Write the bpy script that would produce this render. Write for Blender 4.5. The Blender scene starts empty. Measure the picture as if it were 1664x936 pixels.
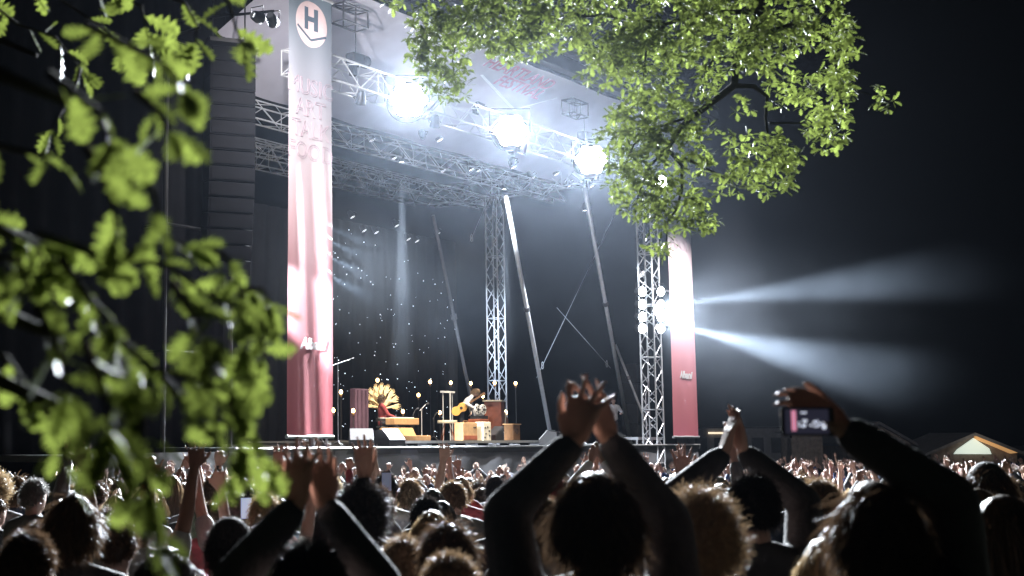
import bpy, bmesh, math, random
import numpy as np
from mathutils import Vector, Matrix, Euler
random.seed(7); np.random.seed(7)
R = math.radians
sc = bpy.context.scene
COL = sc.collection

# ------------------------------------------------------------------ camera
F, U0, V0, HOR = 2100.0, 500.0, 468.0, 711.0      # focal length, axis and horizon in photo pixels (1664 wide)
CAMH = 1.72
TILT = math.atan((HOR - V0) / F)
cam_d = bpy.data.cameras.new('camera'); cam = bpy.data.objects.new('camera', cam_d); COL.objects.link(cam)
sc.camera = cam
cam.location = (0, 0, CAMH); cam.rotation_euler = (R(90) + TILT, 0, 0)
cam_d.sensor_width = 36; cam_d.lens = 36 * F / 1664
cam_d.shift_x = (832 - U0) / 1664
cam_d.clip_start = 0.05; cam_d.clip_end = 1500
cam_d.dof.use_dof = True; cam_d.dof.focus_distance = 34; cam_d.dof.aperture_fstop = 3.9
cam_d.dof.aperture_blades = 0

# ------------------------------------------------------------------ night sky, faint moon, exposure
world = bpy.data.worlds.new('World'); sc.world = world; world.use_nodes = True
nt = world.node_tree; bg = nt.nodes['Background']
sky = nt.nodes.new('ShaderNodeTexSky'); sky.sky_type = 'NISHITA'; sky.sun_disc = False
sky.sun_elevation = R(-5.0); sky.sun_rotation = R(200)
nt.links.new(sky.outputs[0], bg.inputs[0]); bg.inputs[1].default_value = 0.05
sun_d = bpy.data.lights.new('moon', 'SUN'); sun_d.energy = 0.012; sun_d.angle = R(0.5); sun_d.color = (.8, .88, 1)
sun = bpy.data.objects.new('moon', sun_d); COL.objects.link(sun); sun.rotation_euler = (R(50), 0, R(150)); sun.location = (0, 0, 60)
sc.view_settings.view_transform = 'Standard'; sc.view_settings.look = 'None'
sc.view_settings.exposure = 0.0; sc.view_settings.gamma = 1.0; sc.view_settings.use_curve_mapping = False
cy = sc.cycles
cy.use_denoising = True; cy.denoiser = 'OPENIMAGEDENOISE'; cy.max_bounces = 5; cy.diffuse_bounces = 2; cy.glossy_bounces = 2; cy.transmission_bounces = 3
cy.transparent_max_bounces = 8; cy.volume_bounces = 0; cy.sample_clamp_indirect = 2.0; cy.sample_clamp_direct = 0
cy.caustics_reflective = False; cy.caustics_refractive = False

BLIND_W = 140000      # watts of each big audience light
HAZE = 0.000042

# ------------------------------------------------------------------ geometry of the place
def ray(u, v):
    a = (u - U0) / F; b = (V0 - v) / F
    d = np.array([a, math.cos(TILT) - b * math.sin(TILT), math.sin(TILT) + b * math.cos(TILT)])
    return d / d[1]
def P(u, v, Y):
    d = ray(u, v) * Y
    return Vector((d[0], d[1], d[2] + CAMH))
TH = math.atan(1835 / 2100)
SV = np.array([math.sin(TH), math.cos(TH)]); NV = np.array([-SV[1], SV[0]])     # along the stage front, upstage
S0 = ray(505, HOR)[:2] * 31
SROT = math.atan2(SV[1], SV[0])
DECK = CAMH - 0.235
def W(t, D, z):                     # stage coordinates to the world, z absolute
    p = S0 + SV * t + NV * D
    return Vector((p[0], p[1], z))
def ST(u, v, D):                    # where the sight line meets the upright plane D metres upstage
    d = ray(u, v); k = (S0 @ NV + D) / (d[:2] @ NV); p = d * k
    return (p[:2] - S0) @ SV, p[2] + CAMH
def STZ(u, v, z):                   # where it meets a level plane
    d = ray(u, v); k = (z - CAMH) / d[2]; p = d[:2] * k - S0
    return p @ SV, p @ NV
def ground_z(x, y):
    return -0.032 * max(0.0, min(y, 30.0))

# ------------------------------------------------------------------ materials
def mat(name, col, rough=.6, metal=0., var=.15, scale=8., bump=0., bscale=40., trans=0., tcol=None, spec=.5, see=0.):
    m = bpy.data.materials.new(name); m.use_nodes = True
    n = m.node_tree; b = n.nodes['Principled BSDF']; out = n.nodes['Material Output']
    b.inputs['Roughness'].default_value = rough; b.inputs['Metallic'].default_value = metal
    b.inputs['Specular IOR Level'].default_value = spec
    tc = n.nodes.new('ShaderNodeTexCoord')
    no = n.nodes.new('ShaderNodeTexNoise'); no.inputs['Scale'].default_value = scale; no.inputs['Detail'].default_value = 5
    n.links.new(tc.outputs['Object'], no.inputs['Vector'])
    mr = n.nodes.new('ShaderNodeMapRange'); mr.inputs[1].default_value = .25; mr.inputs[2].default_value = .75
    mr.inputs[3].default_value = 1 - var; mr.inputs[4].default_value = 1 + var
    n.links.new(no.outputs[0], mr.inputs[0])
    mx = n.nodes.new('ShaderNodeVectorMath'); mx.operation = 'SCALE'; mx.inputs[0].default_value = col[:3]
    n.links.new(mr.outputs[0], mx.inputs['Scale']); n.links.new(mx.outputs[0], b.inputs['Base Color'])
    if bump:
        n2 = n.nodes.new('ShaderNodeTexNoise'); n2.inputs['Scale'].default_value = bscale; n2.inputs['Detail'].default_value = 4
        n.links.new(tc.outputs['Object'], n2.inputs['Vector'])
        bp = n.nodes.new('ShaderNodeBump'); bp.inputs['Strength'].default_value = bump; bp.inputs['Distance'].default_value = .02
        n.links.new(n2.outputs[0], bp.inputs['Height']); n.links.new(bp.outputs[0], b.inputs['Normal'])
    last = b
    if trans:
        tr = n.nodes.new('ShaderNodeBsdfTranslucent')
        ms = n.nodes.new('ShaderNodeMixShader'); ms.inputs[0].default_value = trans
        if tcol:
            mx2 = n.nodes.new('ShaderNodeVectorMath'); mx2.operation = 'SCALE'; mx2.inputs[0].default_value = tcol
            n.links.new(mr.outputs[0], mx2.inputs['Scale']); n.links.new(mx2.outputs[0], tr.inputs['Color'])
        else: n.links.new(mx.outputs[0], tr.inputs['Color'])
        n.links.new(b.outputs[0], ms.inputs[1]); n.links.new(tr.outputs[0], ms.inputs[2]); last = ms
    if see:
        tp = n.nodes.new('ShaderNodeBsdfTransparent'); ms = n.nodes.new('ShaderNodeMixShader'); ms.inputs[0].default_value = see
        n.links.new(last.outputs[0], ms.inputs[1]); n.links.new(tp.outputs[0], ms.inputs[2]); last = ms
    if last is not b: n.links.new(last.outputs[0], out.inputs['Surface'])
    return m
def glow(name, col, strength, sample=False):
    m = bpy.data.materials.new(name); m.use_nodes = True
    n = m.node_tree; b = n.nodes['Principled BSDF']
    b.inputs['Base Color'].default_value = (*col, 1); b.inputs['Emission Color'].default_value = (*col, 1)
    b.inputs['Emission Strength'].default_value = strength
    m.cycles.emission_sampling = 'AUTO' if sample else 'NONE'
    return m
M = {}
M['alu'] = mat('aluminium', (.55, .56, .58), .38, .3, .12, 6)
M['alu_dark'] = mat('dark_aluminium', (.10, .10, .11), .5, .6)
M['black'] = mat('black_metal', (.02, .02, .022), .55, .2)
M['drape'] = mat('black_drape', (.012, .012, .014), .9, 0, .2, 3, .3, 6)
M['velvet'] = mat('black_velvet', (.005, .005, .006), 1, 0, .2, 3, spec=.1)
M['skirt'] = mat('grey_skirt_cloth', (.22, .22, .235), .75, 0, .15, 2, .35, 3)
M['deck'] = mat('stage_deck', (.10, .10, .10), .5, 0, .25, 2, .1, 30)
M['edge'] = mat('deck_edge', (.5, .5, .5), .45, .5)
M['canvas'] = mat('pale_canvas', (.50, .49, .56), .7, 0, .10, 1.2, .25, 2.5)
M['canvas_print'] = mat('canvas_print', (.42, .16, .22), .7, 0, .08, 5)
M['canvas_line'] = mat('canvas_seam_print', (.75, .78, .82), .7, 0, .08, 5)
M['grass'] = mat('grass', (.03, .032, .02), .9, 0, .5, 3, .6, 20)
M['bark'] = mat('bark', (.035, .03, .024), .95, 0, .4, 12, .8, 30, spec=.15)
M['leaf'] = mat('oak_leaf', (.08, .12, .025), .45, 0, .7, 9, 0, 40, .36, (.15, .19, .04), spec=.3)
M['leaf_near'] = mat('near_oak_leaf', (.08, .12, .025), .55, 0, .6, 9, 0, 40, .40, (.15, .185, .034), spec=.22)
M['skin'] = mat('skin', (.44, .28, .22), .5, 0, .12, 12, trans=.10, tcol=(.5, .3, .24))
M['skin_pale'] = mat('pale_skin', (.54, .37, .30), .5, 0, .1, 12, trans=.10, tcol=(.55, .35, .28))
M['skin_dark'] = mat('tanned_skin', (.25, .13, .085), .5, 0, .1, 12)
for k, c in dict(hair_black=(.025, .020, .018), hair_brown=(.085, .052, .030), hair_light=(.21, .14, .08), hair_blond=(.38, .28, .16), hair_grey=(.26, .25, .24)).items():
    M[k] = mat(k, c, .45, 0, .3, 60, 0, 40, .3)
for k, c in dict(top_black=(.03, .03, .033), top_navy=(.03, .04, .07), top_grey=(.14, .14, .145), top_white=(.5, .5, .5), top_red=(.18, .025, .03),
                 top_blue=(.04, .07, .17), top_olive=(.04, .045, .025), trousers=(.02, .022, .03), shoes=(.02, .018, .016), cap_black=(.015, .015, .016), cap_grey=(.12, .12, .12)).items():
    M[k] = mat(k, c, .85, 0, .25, 15, .3, 60)
M['wood_tan'] = mat('tan_wood', (.42, .25, .12), .55, 0, .2, 10)
M['wood_red'] = mat('red_brown_wood', (.24, .07, .035), .45, 0, .25, 8)
M['wood_brown'] = mat('brown_wood', (.17, .085, .035), .5, 0, .25, 8)
M['cream'] = mat('cream_paint', (.62, .55, .42), .5, 0, .12, 10)
M['white'] = mat('white_paint', (.7, .7, .7), .5, 0, .08, 10)
M['gold'] = mat('carved_ochre', (.66, .50, .28), .5, 0, .15, 14)
M['guitar_top'] = mat('honey_wood', (.62, .33, .08), .35, 0, .15, 10)
M['purple'] = mat('plum_cloth', (.06, .028, .05), .8, 0, .2, 5)
M['chrome'] = mat('chrome', (.6, .6, .6), .2, 1)
M['bulb'] = glow('warm_bulb', (1, .62, .25), 22)
M['star'] = glow('star_light', (.8, .88, 1), 3.5)
M['lens'] = glow('lit_lens', (.92, .96, 1), 60)
M['lens_mid'] = glow('lit_lens_soft', (.9, .95, 1), 12)
M['lens_dim'] = glow('dim_lens', (.95, .95, 1), 1.3)

# ------------------------------------------------------------------ helpers
def _frame(d):
    d = d.normalized(); up = Vector((0, 0, 1)) if abs(d.z) < .95 else Vector((1, 0, 0))
    x = d.cross(up).normalized(); return x, x.cross(d).normalized()
class MB:
    def __init__(s): s.v = []; s.f = []
    def add(s, v, f):
        o = len(s.v); s.v += [tuple(p) for p in v]; s.f += [tuple(i + o for i in q) for q in f]; return s
    def box(s, c, size, rot=None):
        hx, hy, hz = [q / 2 for q in size]; c = Vector(c)
        vs = [Vector((x, y, z)) for z in (-hz, hz) for x, y in ((-hx, -hy), (hx, -hy), (hx, hy), (-hx, hy))]
        if rot is not None:
            m = Euler(rot).to_matrix(); vs = [m @ q for q in vs]
        return s.add([c + q for q in vs], [(3, 2, 1, 0), (4, 5, 6, 7), (0, 1, 5, 4), (1, 2, 6, 5), (2, 3, 7, 6), (3, 0, 4, 7)])
    def tube(s, pts, rad, n=6, caps=True):
        pts = [Vector(p) for p in pts]; rr = rad if isinstance(rad, (list, tuple)) else [rad] * len(pts)
        v = []; f = []; x = None
        for i, p in enumerate(pts):
            d = (pts[min(i + 1, len(pts) - 1)] - pts[max(i - 1, 0)])
            if x is None: x, y = _frame(d)
            else:
                dn = d.normalized(); x = (x - dn * x.dot(dn)).normalized(); y = x.cross(dn)
            for k in range(n):
                a = 2 * math.pi * k / n; v.append(p + (x * math.cos(a) + y * math.sin(a)) * rr[i])
        for i in range(len(pts) - 1):
            for k in range(n):
                a, b = i * n + k, i * n + (k + 1) % n; f.append((a, b, b + n, a + n))
        if caps: f.append(tuple(range(n))); f.append(tuple(range(len(v) - 1, len(v) - n - 1, -1)))
        return s.add(v, f)
    def lathe(s, prof, c=(0, 0, 0), n=16, m=None):
        v = []; f = []
        for r, z in prof:
            for k in range(n):
                a = 2 * math.pi * k / n; q = Vector((r * math.cos(a), r * math.sin(a), z))
                if m is not None: q = m @ q
                v.append(q + Vector(c))
        for i in range(len(prof) - 1):
            for k in range(n):
                a, b = i * n + k, i * n + (k + 1) % n; f.append((a, b, b + n, a + n))
        return s.add(v, f)
    def ball(s, c, r, n=10, m=6, rot=None):
        r = r if isinstance(r, (tuple, list)) else (r, r, r); v = []; f = []; c = Vector(c)
        for i in range(m + 1):
            th = math.pi * i / m
            for k in range(n):
                a = 2 * math.pi * k / n
                q = Vector((r[0] * math.sin(th) * math.cos(a), r[1] * math.sin(th) * math.sin(a), r[2] * math.cos(th)))
                if rot is not None: q = rot @ q
                v.append(c + q)
        for i in range(m):
            for k in range(n):
                a, b = i * n + k, i * n + (k + 1) % n; f.append((a, a + n, b + n, b))
        return s.add(v, f)
    def prism(s, outline, y0, y1):          # outline in (x, z), extruded along y
        k = len(outline); v = [(x, y0, z) for x, z in outline] + [(x, y1, z) for x, z in outline]
        f = [tuple(range(k)), tuple(range(2 * k - 1, k - 1, -1))] + [(i, i + k, (i + 1) % k + k, (i + 1) % k) for i in range(k)]
        return s.add(v, f)
    def mesh(s, name, smooth=False, clean=True):
        me = bpy.data.meshes.new(name); me.from_pydata(s.v, [], s.f)
        if clean:
            bm = bmesh.new(); bm.from_mesh(me); bmesh.ops.recalc_face_normals(bm, faces=bm.faces); bm.to_mesh(me); bm.free()
        if smooth:
            me.polygons.foreach_set('use_smooth', [True] * len(me.polygons))
        return me
    def build(s, name, material, parent=None, smooth=False, bevel=0, clean=True):
        return link(name, s.mesh(name, smooth, clean), material, parent, bevel)
def link(name, me, material, parent=None, bevel=0, loc=None, rot=None, scale=None):
    if material is not None and not me.materials: me.materials.append(M[material] if isinstance(material, str) else material)
    o = bpy.data.objects.new(name, me); COL.objects.link(o)
    if parent is not None: o.parent = parent
    if loc is not None: o.location = loc
    if rot is not None: o.rotation_euler = rot
    if scale is not None: o.scale = scale
    if bevel:
        b = o.modifiers.new('bevel', 'BEVEL'); b.width = bevel; b.segments = 2; b.limit_method = 'ANGLE'
    return o
def thing(name, label, cat, loc=(0, 0, 0), rotz=0., group=None, scale=1.):
    o = bpy.data.objects.new(name, None); COL.objects.link(o); o.location = loc; o.rotation_euler = (0, 0, rotz)
    o.empty_display_size = .2; o.scale = (scale,) * 3
    return tag(o, label, cat, group)
def tag(o, label, cat, group=None):
    o['label'] = label; o['category'] = cat
    if group: o['group'] = group
    return o
def struct(o, kind='structure'):
    o['kind'] = kind; return o
def aim(o, d, parent_rot=0.):
    o.rotation_euler = (Matrix.Rotation(-parent_rot, 3, 'Z') @ Vector(d)).to_track_quat('-Z', 'Y').to_euler()
def spot(name, parent, loc, direction, watts, angle, blend=.4, col=(1, 1, 1), rad=.08):   # loc and direction in the parent's own frame
    l = bpy.data.lights.new(name, 'SPOT'); l.energy = watts; l.spot_size = R(angle); l.spot_blend = blend; l.color = col; l.shadow_soft_size = rad
    o = bpy.data.objects.new(name, l); COL.objects.link(o); o.parent = parent; o.location = loc
    o.rotation_euler = Vector(direction).to_track_quat('-Z', 'Y').to_euler(); return o
UNIT = MB().tube([(0, 0, 0), (0, 0, 1)], 1, 6).mesh('unit_bar')
BARS = {}
def bar(name, a, b, r, material, parent):         # a straight round bar between two points of the parent's frame
    if material not in BARS:
        BARS[material] = UNIT.copy(); BARS[material].materials.append(M[material])
    a = Vector(a); b = Vector(b); d = b - a
    return link(name, BARS[material], material, parent, loc=a, rot=d.to_track_quat('Z', 'Y').to_euler(), scale=(r, r, d.length))
def wob(me, amp, scale):
    from mathutils import noise
    for v in me.vertices:
        v.co += Vector((0, 1, 0)) * amp * noise.noise(v.co * scale)

# ------------------------------------------------------------------ ground
N = 60; mb = MB(); vs = []; fs = []
xs = np.linspace(-220, 260, N); ys = np.concatenate([np.linspace(-60, 40, 41), np.linspace(50, 420, 20)])
for y in ys:
    for x in xs: vs.append((x, y, ground_z(x, y)))
for j in range(len(ys) - 1):
    for i in range(N - 1):
        a = j * N + i; fs.append((a, a + 1, a + 1 + N, a + N))
g = mb.add(vs, fs).build('ground', 'grass'); struct(g)

# ------------------------------------------------------------------ trusses
def truss(name, label, a, b, w, h, panel, rc=.03, rb=.016, material='alu', parent_rot=True, group='aluminium lighting trusses', simple=False):
    """a, b: stage coordinates (t, D, z) of the centre line"""
    a = Vector(a); b = Vector(b); d = b - a; L = d.length
    root = thing(name, label, 'truss', W(*a), SROT, group)
    dn = d.normalized(); side = Vector((0, 1, 0)) if abs(dn.y) < .7 else Vector((1, 0, 0)); up = dn.cross(side).normalized()
    cs = [side * (w / 2 * i) + up * (h / 2 * j) for i, j in ((-1, -1), (1, -1), (1, 1), (-1, 1))]
    for c in cs: bar('chord', c, c + d, rc, material, root)
    n = max(1, round(L / panel))
    for q in range(4):
        c0, c1 = cs[q], cs[(q + 1) % 4]
        for i in range(n):
            p0 = dn * (L * i / n); p1 = dn * (L * (i + 1) / n)
            if simple:
                bar('brace', c0 + p1, c1 + p1, rb, material, root)
                if i == 0: bar('brace', c0, c1, rb, material, root)
                if q % 2 == 0: bar('brace', c0 + p0, c1 + p1, rb, material, root)
                continue
            if i % 2 == 0: bar('brace', c0 + p0, c1 + p1, rb, material, root)
            else: bar('brace', c1 + p0, c0 + p1, rb, material, root)
            if i % 4 == 0: bar('brace', c0 + p0, c1 + p0, rb, material, root)
    return root
Z = CAMH
truss('box_truss', 'long front lighting truss carrying the three big white lights', (-.3, .35, Z + 9.25), (19.2, .35, Z + 9.25), .7, .62, .75)
truss('box_truss', 'middle lighting truss hanging behind the front one', (.3, 3.9, Z + 9.0), (18.6, 3.9, Z + 9.0), .5, .5, .8, .024, .014)
truss('box_truss', 'rear lighting truss above the black star cloth', (-.2, 10.3, Z + 9.85), (18.7, 10.3, Z + 9.85), .6, .85, .8, .026, .016)
truss('box_truss', 'side roof truss running upstage from the right tower', (19.0, .8, Z + 9.7), (19.0, 10.0, Z + 9.7), .5, .7, .75, .026, .016)
truss('box_truss', 'lower inner truss sloping behind the big lights', (3, 7.2, Z + 9.1), (18.6, 7.2, Z + 9.1), .45, .45, .9, .022, .013)
gz = ground_z(0, 40)
truss('truss_tower', 'upright truss tower left of the right pink banner', (18.35, .25, gz), (18.35, .25, Z + 9.6), .52, .52, .45, .032, .018, group='upright truss towers')
truss('truss_tower', 'slim upright truss tower rising behind the guitarist', (19.0, 7.0, DECK + .004), (19.0, 7.0, Z + 9.4), .5, .5, .6, .03, .016, group='upright truss towers')
truss('truss_tower', 'upright truss tower hidden behind the left pink banner', (1.15, .95, gz), (1.15, .95, Z + 9.6), .5, .5, .6, .03, .016, group='upright truss towers')
SLOPE = .42
def on_canvas(u, v, off=0.):          # where a sight line meets the sloping roof canvas (off metres below it)
    lo, hi = -.5, 6.
    for _ in range(40):
        D = (lo + hi) / 2; t, z = ST(u, v, D)
        if z < Z + 11.48 - SLOPE * D - off: lo = D
        else: hi = D
    return ST(u, v, D)[0], D, z
for (u, v, off, lab) in ((548, 20, .5, 'dark roof truss stub near the H of the left banner'), (922, 172, .4, 'dark roof truss stub below the festival lettering')):
    q = on_canvas(u, v, off)
    truss('roof_bracket', lab, q, (q[0] + 1.0, q[1], q[2]), .42, .46, .5, .032, .022, 'alu_dark', group='roof truss stubs', simple=True)

# ------------------------------------------------------------------ roof: canvas ceiling, print, eave beams
roof = thing('stage_roof', 'pale canvas stage roof with festival lettering and dark eave beam', 'roof', W(0, 0, Z + 11.6), SROT)
nx, ny = 60, 16; vs = []; fs = []
from mathutils import noise as mnoise
for j in range(ny):
    for i in range(nx):
        x = -.6 + 21.1 * i / (nx - 1); y = .1 + 4.3 * j / (ny - 1)
        vs.append((x, y, -.12 - SLOPE * y + .05 * abs(math.sin(x * math.pi / 3.67)) + .03 * mnoise.noise(Vector((x, y, 0)))))
for j in range(ny - 1):
    for i in range(nx - 1):
        a = j * nx + i; fs.append((a, a + 1, a + nx + 1, a + nx))
MB().add(vs, fs).build('canvas', 'canvas', roof, True)
MB().box((10, 7.9, .05), (21, 7.6, .06)).build('rear_cover', 'drape', roof)
MB().box((9.6, -.12, .18), (26.2, .3, .42)).build('eave_beam', 'black', roof, bevel=.02)
MB().box((10.8, -.3, .62), (25.0, .22, .3)).build('eave_rail', 'alu_dark', roof, bevel=.02)
def text_mesh(body, size, outline=0., shear=0., space=1., bold=0.):
    c = bpy.data.curves.new('lettering', 'FONT'); c.body = body; c.size = size; c.align_x = 'CENTER'; c.shear = shear; c.space_character = space
    c.resolution_u = 3
    if outline: c.fill_mode = 'NONE'; c.bevel_depth = outline; c.bevel_resolution = 0
    else: c.extrude = .004; c.offset = bold
    o = bpy.data.objects.new('tmp', c); TMP.collection.objects.link(o); TMP.view_layers[0].update()
    dg = TMP.view_layers[0].depsgraph
    me = bpy.data.meshes.new_from_object(o.evaluated_get(dg)); me.materials.clear()
    bpy.data.objects.remove(o); bpy.data.curves.remove(c); return me
TMP = bpy.data.scenes.new('build_bench')
def roof_z(y): return -.12 - SLOPE * y
for body, u, v, size in (('HEARTLAND', 838, 123, .66), ('FESTIVAL', 837, 145, .66)):
    t, D, z = on_canvas(u, v)
    link('lettering', text_mesh(body, size, bold=.012, space=.98), 'canvas_print', roof, loc=(t, D, roof_z(D) - .07), rot=(R(180) - math.atan(SLOPE), 0, 0))
pts = [on_canvas(783, 119), on_canvas(835, 175), on_canvas(903, 156)]
for k in range(2):
    a = Vector((*pts[k][:2], roof_z(pts[k][1]) - .07)); b = Vector((*pts[k + 1][:2], roof_z(pts[k + 1][1]) - .07)); d = (b - a)
    o = MB().box((d.length / 2, 0, 0), (d.length + .06, .09, .012)).build('chevron_line', 'canvas_line', roof); o.location = a
    o.rotation_euler = d.to_track_quat('X', 'Z').to_euler()

# hoists on chains
def hoist(u, v, zt, D, label):
    t, z = ST(u, v, D); r = thing('chain_hoist', label, 'hoist', W(t, D, z), SROT, 'chain hoists')
    MB().box((0, 0, 0), (.5, .32, .3)).build('motor', 'black', r, bevel=.05)
    MB().lathe([(.01, -.16), (.17, -.15), (.17, .15), (.01, .16)], (.3, 0, .02), 12, Matrix.Rotation(R(90), 3, 'Y')).build('gear_case', 'black', r, True)
    MB().tube([(0, 0, .1), (0, 0, zt - z)], .014, 5).build('chain', 'black', r)
    MB().box((-.12, 0, -.3), (.2, .16, .34)).build('chain_bag', 'drape', r, bevel=.03)
hoist(578, 97, Z + 10.8, .5, 'dark chain hoist hanging beside the left banner')
hoist(776, 164, Z + 11.3, 2.2, 'dark chain hoist left of the middle big light')
hoist(950, 222, Z + 10.7, .6, 'dark chain hoist above the right big light')

# ------------------------------------------------------------------ lamps
COOL = (.86, .93, 1.0)
def par_parts(root, r=.14, L=.3, lens='lens', housing='black'):
    """a can pointing along -y of its root"""
    m = Matrix.Rotation(R(90), 3, 'X')
    MB().lathe([(r * .55, -L), (r * .8, -L * .8), (r, -L * .3), (r * 1.05, 0), (r * .98, .01)], (0, 0, 0), 14, m).build('housing', housing, root, True)
    MB().lathe([(.002, -.01), (r * .5, -.004), (r * .97, -.012)], (0, 0, 0), 14, m).build('lens', lens, root, True)
    MB().tube([(-r * 1.15, L * .4, 0), (-r * 1.15, L * .4, r * 1.7), (r * 1.15, L * .4, r * 1.7), (r * 1.15, L * .4, 0)], .012, 5).build('yoke', housing, root)
names = ['brightest of the big white lights, beside the left banner', 'middle big white light on the front truss', 'right big white light nearest the tree', 'small white light shining through the oak leaves']
for k, (t, zz) in enumerate(((3.64, 8.92), (8.68, 8.99), (13.47, 8.9), (18.44, 8.93))):
    loc = W(t, -.28, Z + zz); to = Vector((4.5, 6, 3.0)) - loc
    r = thing('blinder_light', names[k], 'stage light', loc, 0, 'big lights on the front truss')
    if k == 3: to = Vector((2, 2, 3.0)) - loc
    r.rotation_euler = (0, 0, math.atan2(to.y, to.x) + R(90))
    if k < 3:
        m = Matrix.Rotation(R(90), 3, 'X')
        for q in range(7):
            sx, sz = (0, 0) if q == 6 else (.34 * math.cos(q * math.pi / 3), .34 * math.sin(q * math.pi / 3))
            MB().lathe([(.002, -.02), (.1, -.012), (.165, 0)], (sx, -.03, sz), 14, m).build('lens', 'lens', r, True)
            MB().lathe([(.165, 0), (.17, .02), (.16, -.2), (.08, -.3)], (sx, -.03, sz), 14, m).build('reflector', 'black', r, True)
        MB().lathe([(.002, .10), (.2, .085), (.34, .055), (.43, 0)], (0, 0, 0), 28, m).build('glare_disc', 'lens', r, True)  # added glowing disc standing in for the round glare of the lamp
        MB().lathe([(.01, -.36), (.42, -.36), (.56, -.3), (.56, -.24), (.01, -.26)], (0, 0, 0), 24, m).build('frame', 'black', r)
        MB().tube([(-.6, .2, 0), (-.6, .2, .72), (.6, .2, .72), (.6, .2, 0)], .02, 6).build('yoke', 'black', r)
    else:
        par_parts(r, .23, .35)
    spot('light', r, (0, -.2, 0), (0, -1, -.53 if k < 3 else -.3), BLIND_W * (1.0, 1.0, .9, .14)[k], 78 if k < 3 else 44, .15, COOL, .3)
# cans on the trusses: pointing down to the stage
def can(t, D, z, target, label, lens, watts=0, ang=30, col=(1, 1, 1), r=.14, L=.34, group='stage lights on the trusses', rad=.08, name='par_light', blend=.5):
    loc = W(t, D, z); tw = W(*target); d = (tw - loc)
    root = thing(name, label, 'stage light', loc, 0, group)
    root.rotation_euler = (d.to_track_quat('-Y', 'Z')).to_euler()
    par_parts(root, r, L, lens)
    if watts: spot('light', root, (0, -.06, 0), (0, -1, 0), watts, ang, blend, col, rad)
    return root
WARM = (1, .86, .66)
can(5.5, .2, Z + 8.6, (8.2, 3.2, DECK + .8), 'front truss spot aimed at the guitarist', 'lens_mid', 9000, 40, WARM)
can(10.0, .2, Z + 8.6, (9.5, 3.0, DECK + .8), 'front truss spot aimed at the amplifiers', 'lens_mid', 8000, 44, WARM)
can(2.2, .2, Z + 8.6, (4.6, 3.4, DECK + .6), 'front truss spot aimed at the hand fan', 'lens_mid', 8500, 40, WARM)
can(15.5, .2, Z + 8.6, (16.4, 4.2, DECK + .8), 'front truss spot aimed at the right musicians', 'lens_mid', 13000, 44, COOL)
ORD = ('first', 'second', 'third', 'fourth', 'fifth', 'sixth', 'seventh')
CANP = {0: 'left of the middle big light, higher one', 1: 'just left of the middle big light', 2: 'between the brightest and middle big light', 6: 'below right of the middle big light', 7: 'left below the right big light', 8: 'right below the right big light', 19: 'right of the slim tower head', 20: 'between middle and right big light',
        3: 'left one of a pair left of the slim tower head', 4: 'right one of a pair left of the slim tower head', 5: 'above the slim tower head', 16: 'under the left part of the front truss', 17: 'below the brightest big light', 18: 'halfway from the brightest light to the slim tower'}
def canlab(k, D):
    if D > 9: return '%s from the left of seven small cans above the star cloth' % ORD[k - 9]
    return 'small roof can light, ' + CANP[k]
for k, (u, v, D) in enumerate(((757, 203, 3.9), (787, 212, 3.9), (715, 228, 3.9), (766, 276, 7.2), (779, 277, 7.2), (796, 257, 7.2), (835, 272, 3.9), (926, 302, 3.9), (962, 303, 3.9),
                               (573, 353, 10.1), (592, 375, 10.1), (612, 378, 10.1), (645, 367, 10.1), (664, 389, 10.1), (678, 392, 10.1), (712, 380, 10.1), (605, 228, 7.2), (640, 258, 7.2), (720, 278, 7.2), (865, 290, 3.9), (905, 283, 3.9))):
    t, z = ST(u, v, D)
    w = (0, 0)[0]
    can(t, D, z, (t + 1.5, D - 5, DECK), canlab(k, D), 'lens_dim', 0 if D < 9 else 1500, 52, (.55, .70, 1), r=.13 if D < 9 else .11, L=.3)
# narrow shafts falling straight below the big lights
for t, u in ((ST(653, 300, 3.7)[0], 0), (ST(819, 300, 3.7)[0], 1), (ST(949, 300, 3.7)[0], 2)):
    can(t, 3.7, Z + 8.6, (t + .02, 3.75, DECK), ['narrow beam light pointing down under the brightest light', 'narrow beam light pointing down under the middle light', 'narrow beam light pointing down under the right light'][u], 'lens_mid', 120000, 9, COOL, .1, .3, 'downward beam lights', .05, 'beam_light', blend=1.0)
# uplights washing the canvas
for t in (1.5, 6.2, 11.0, 15.8):
    can(t, 1.15, Z + 8.75, (t + .5, 1.9, Z + 11.6), {1.5: 'small uplight at the left end of the front truss', 6.2: 'small uplight between the brightest and middle light', 11.0: 'small uplight between the middle and right light', 15.8: 'small uplight at the right end of the front truss'}[t], 'lens_dim', 26, 150, (.80, .82, 1), .1, .25, 'canvas uplights')
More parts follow.
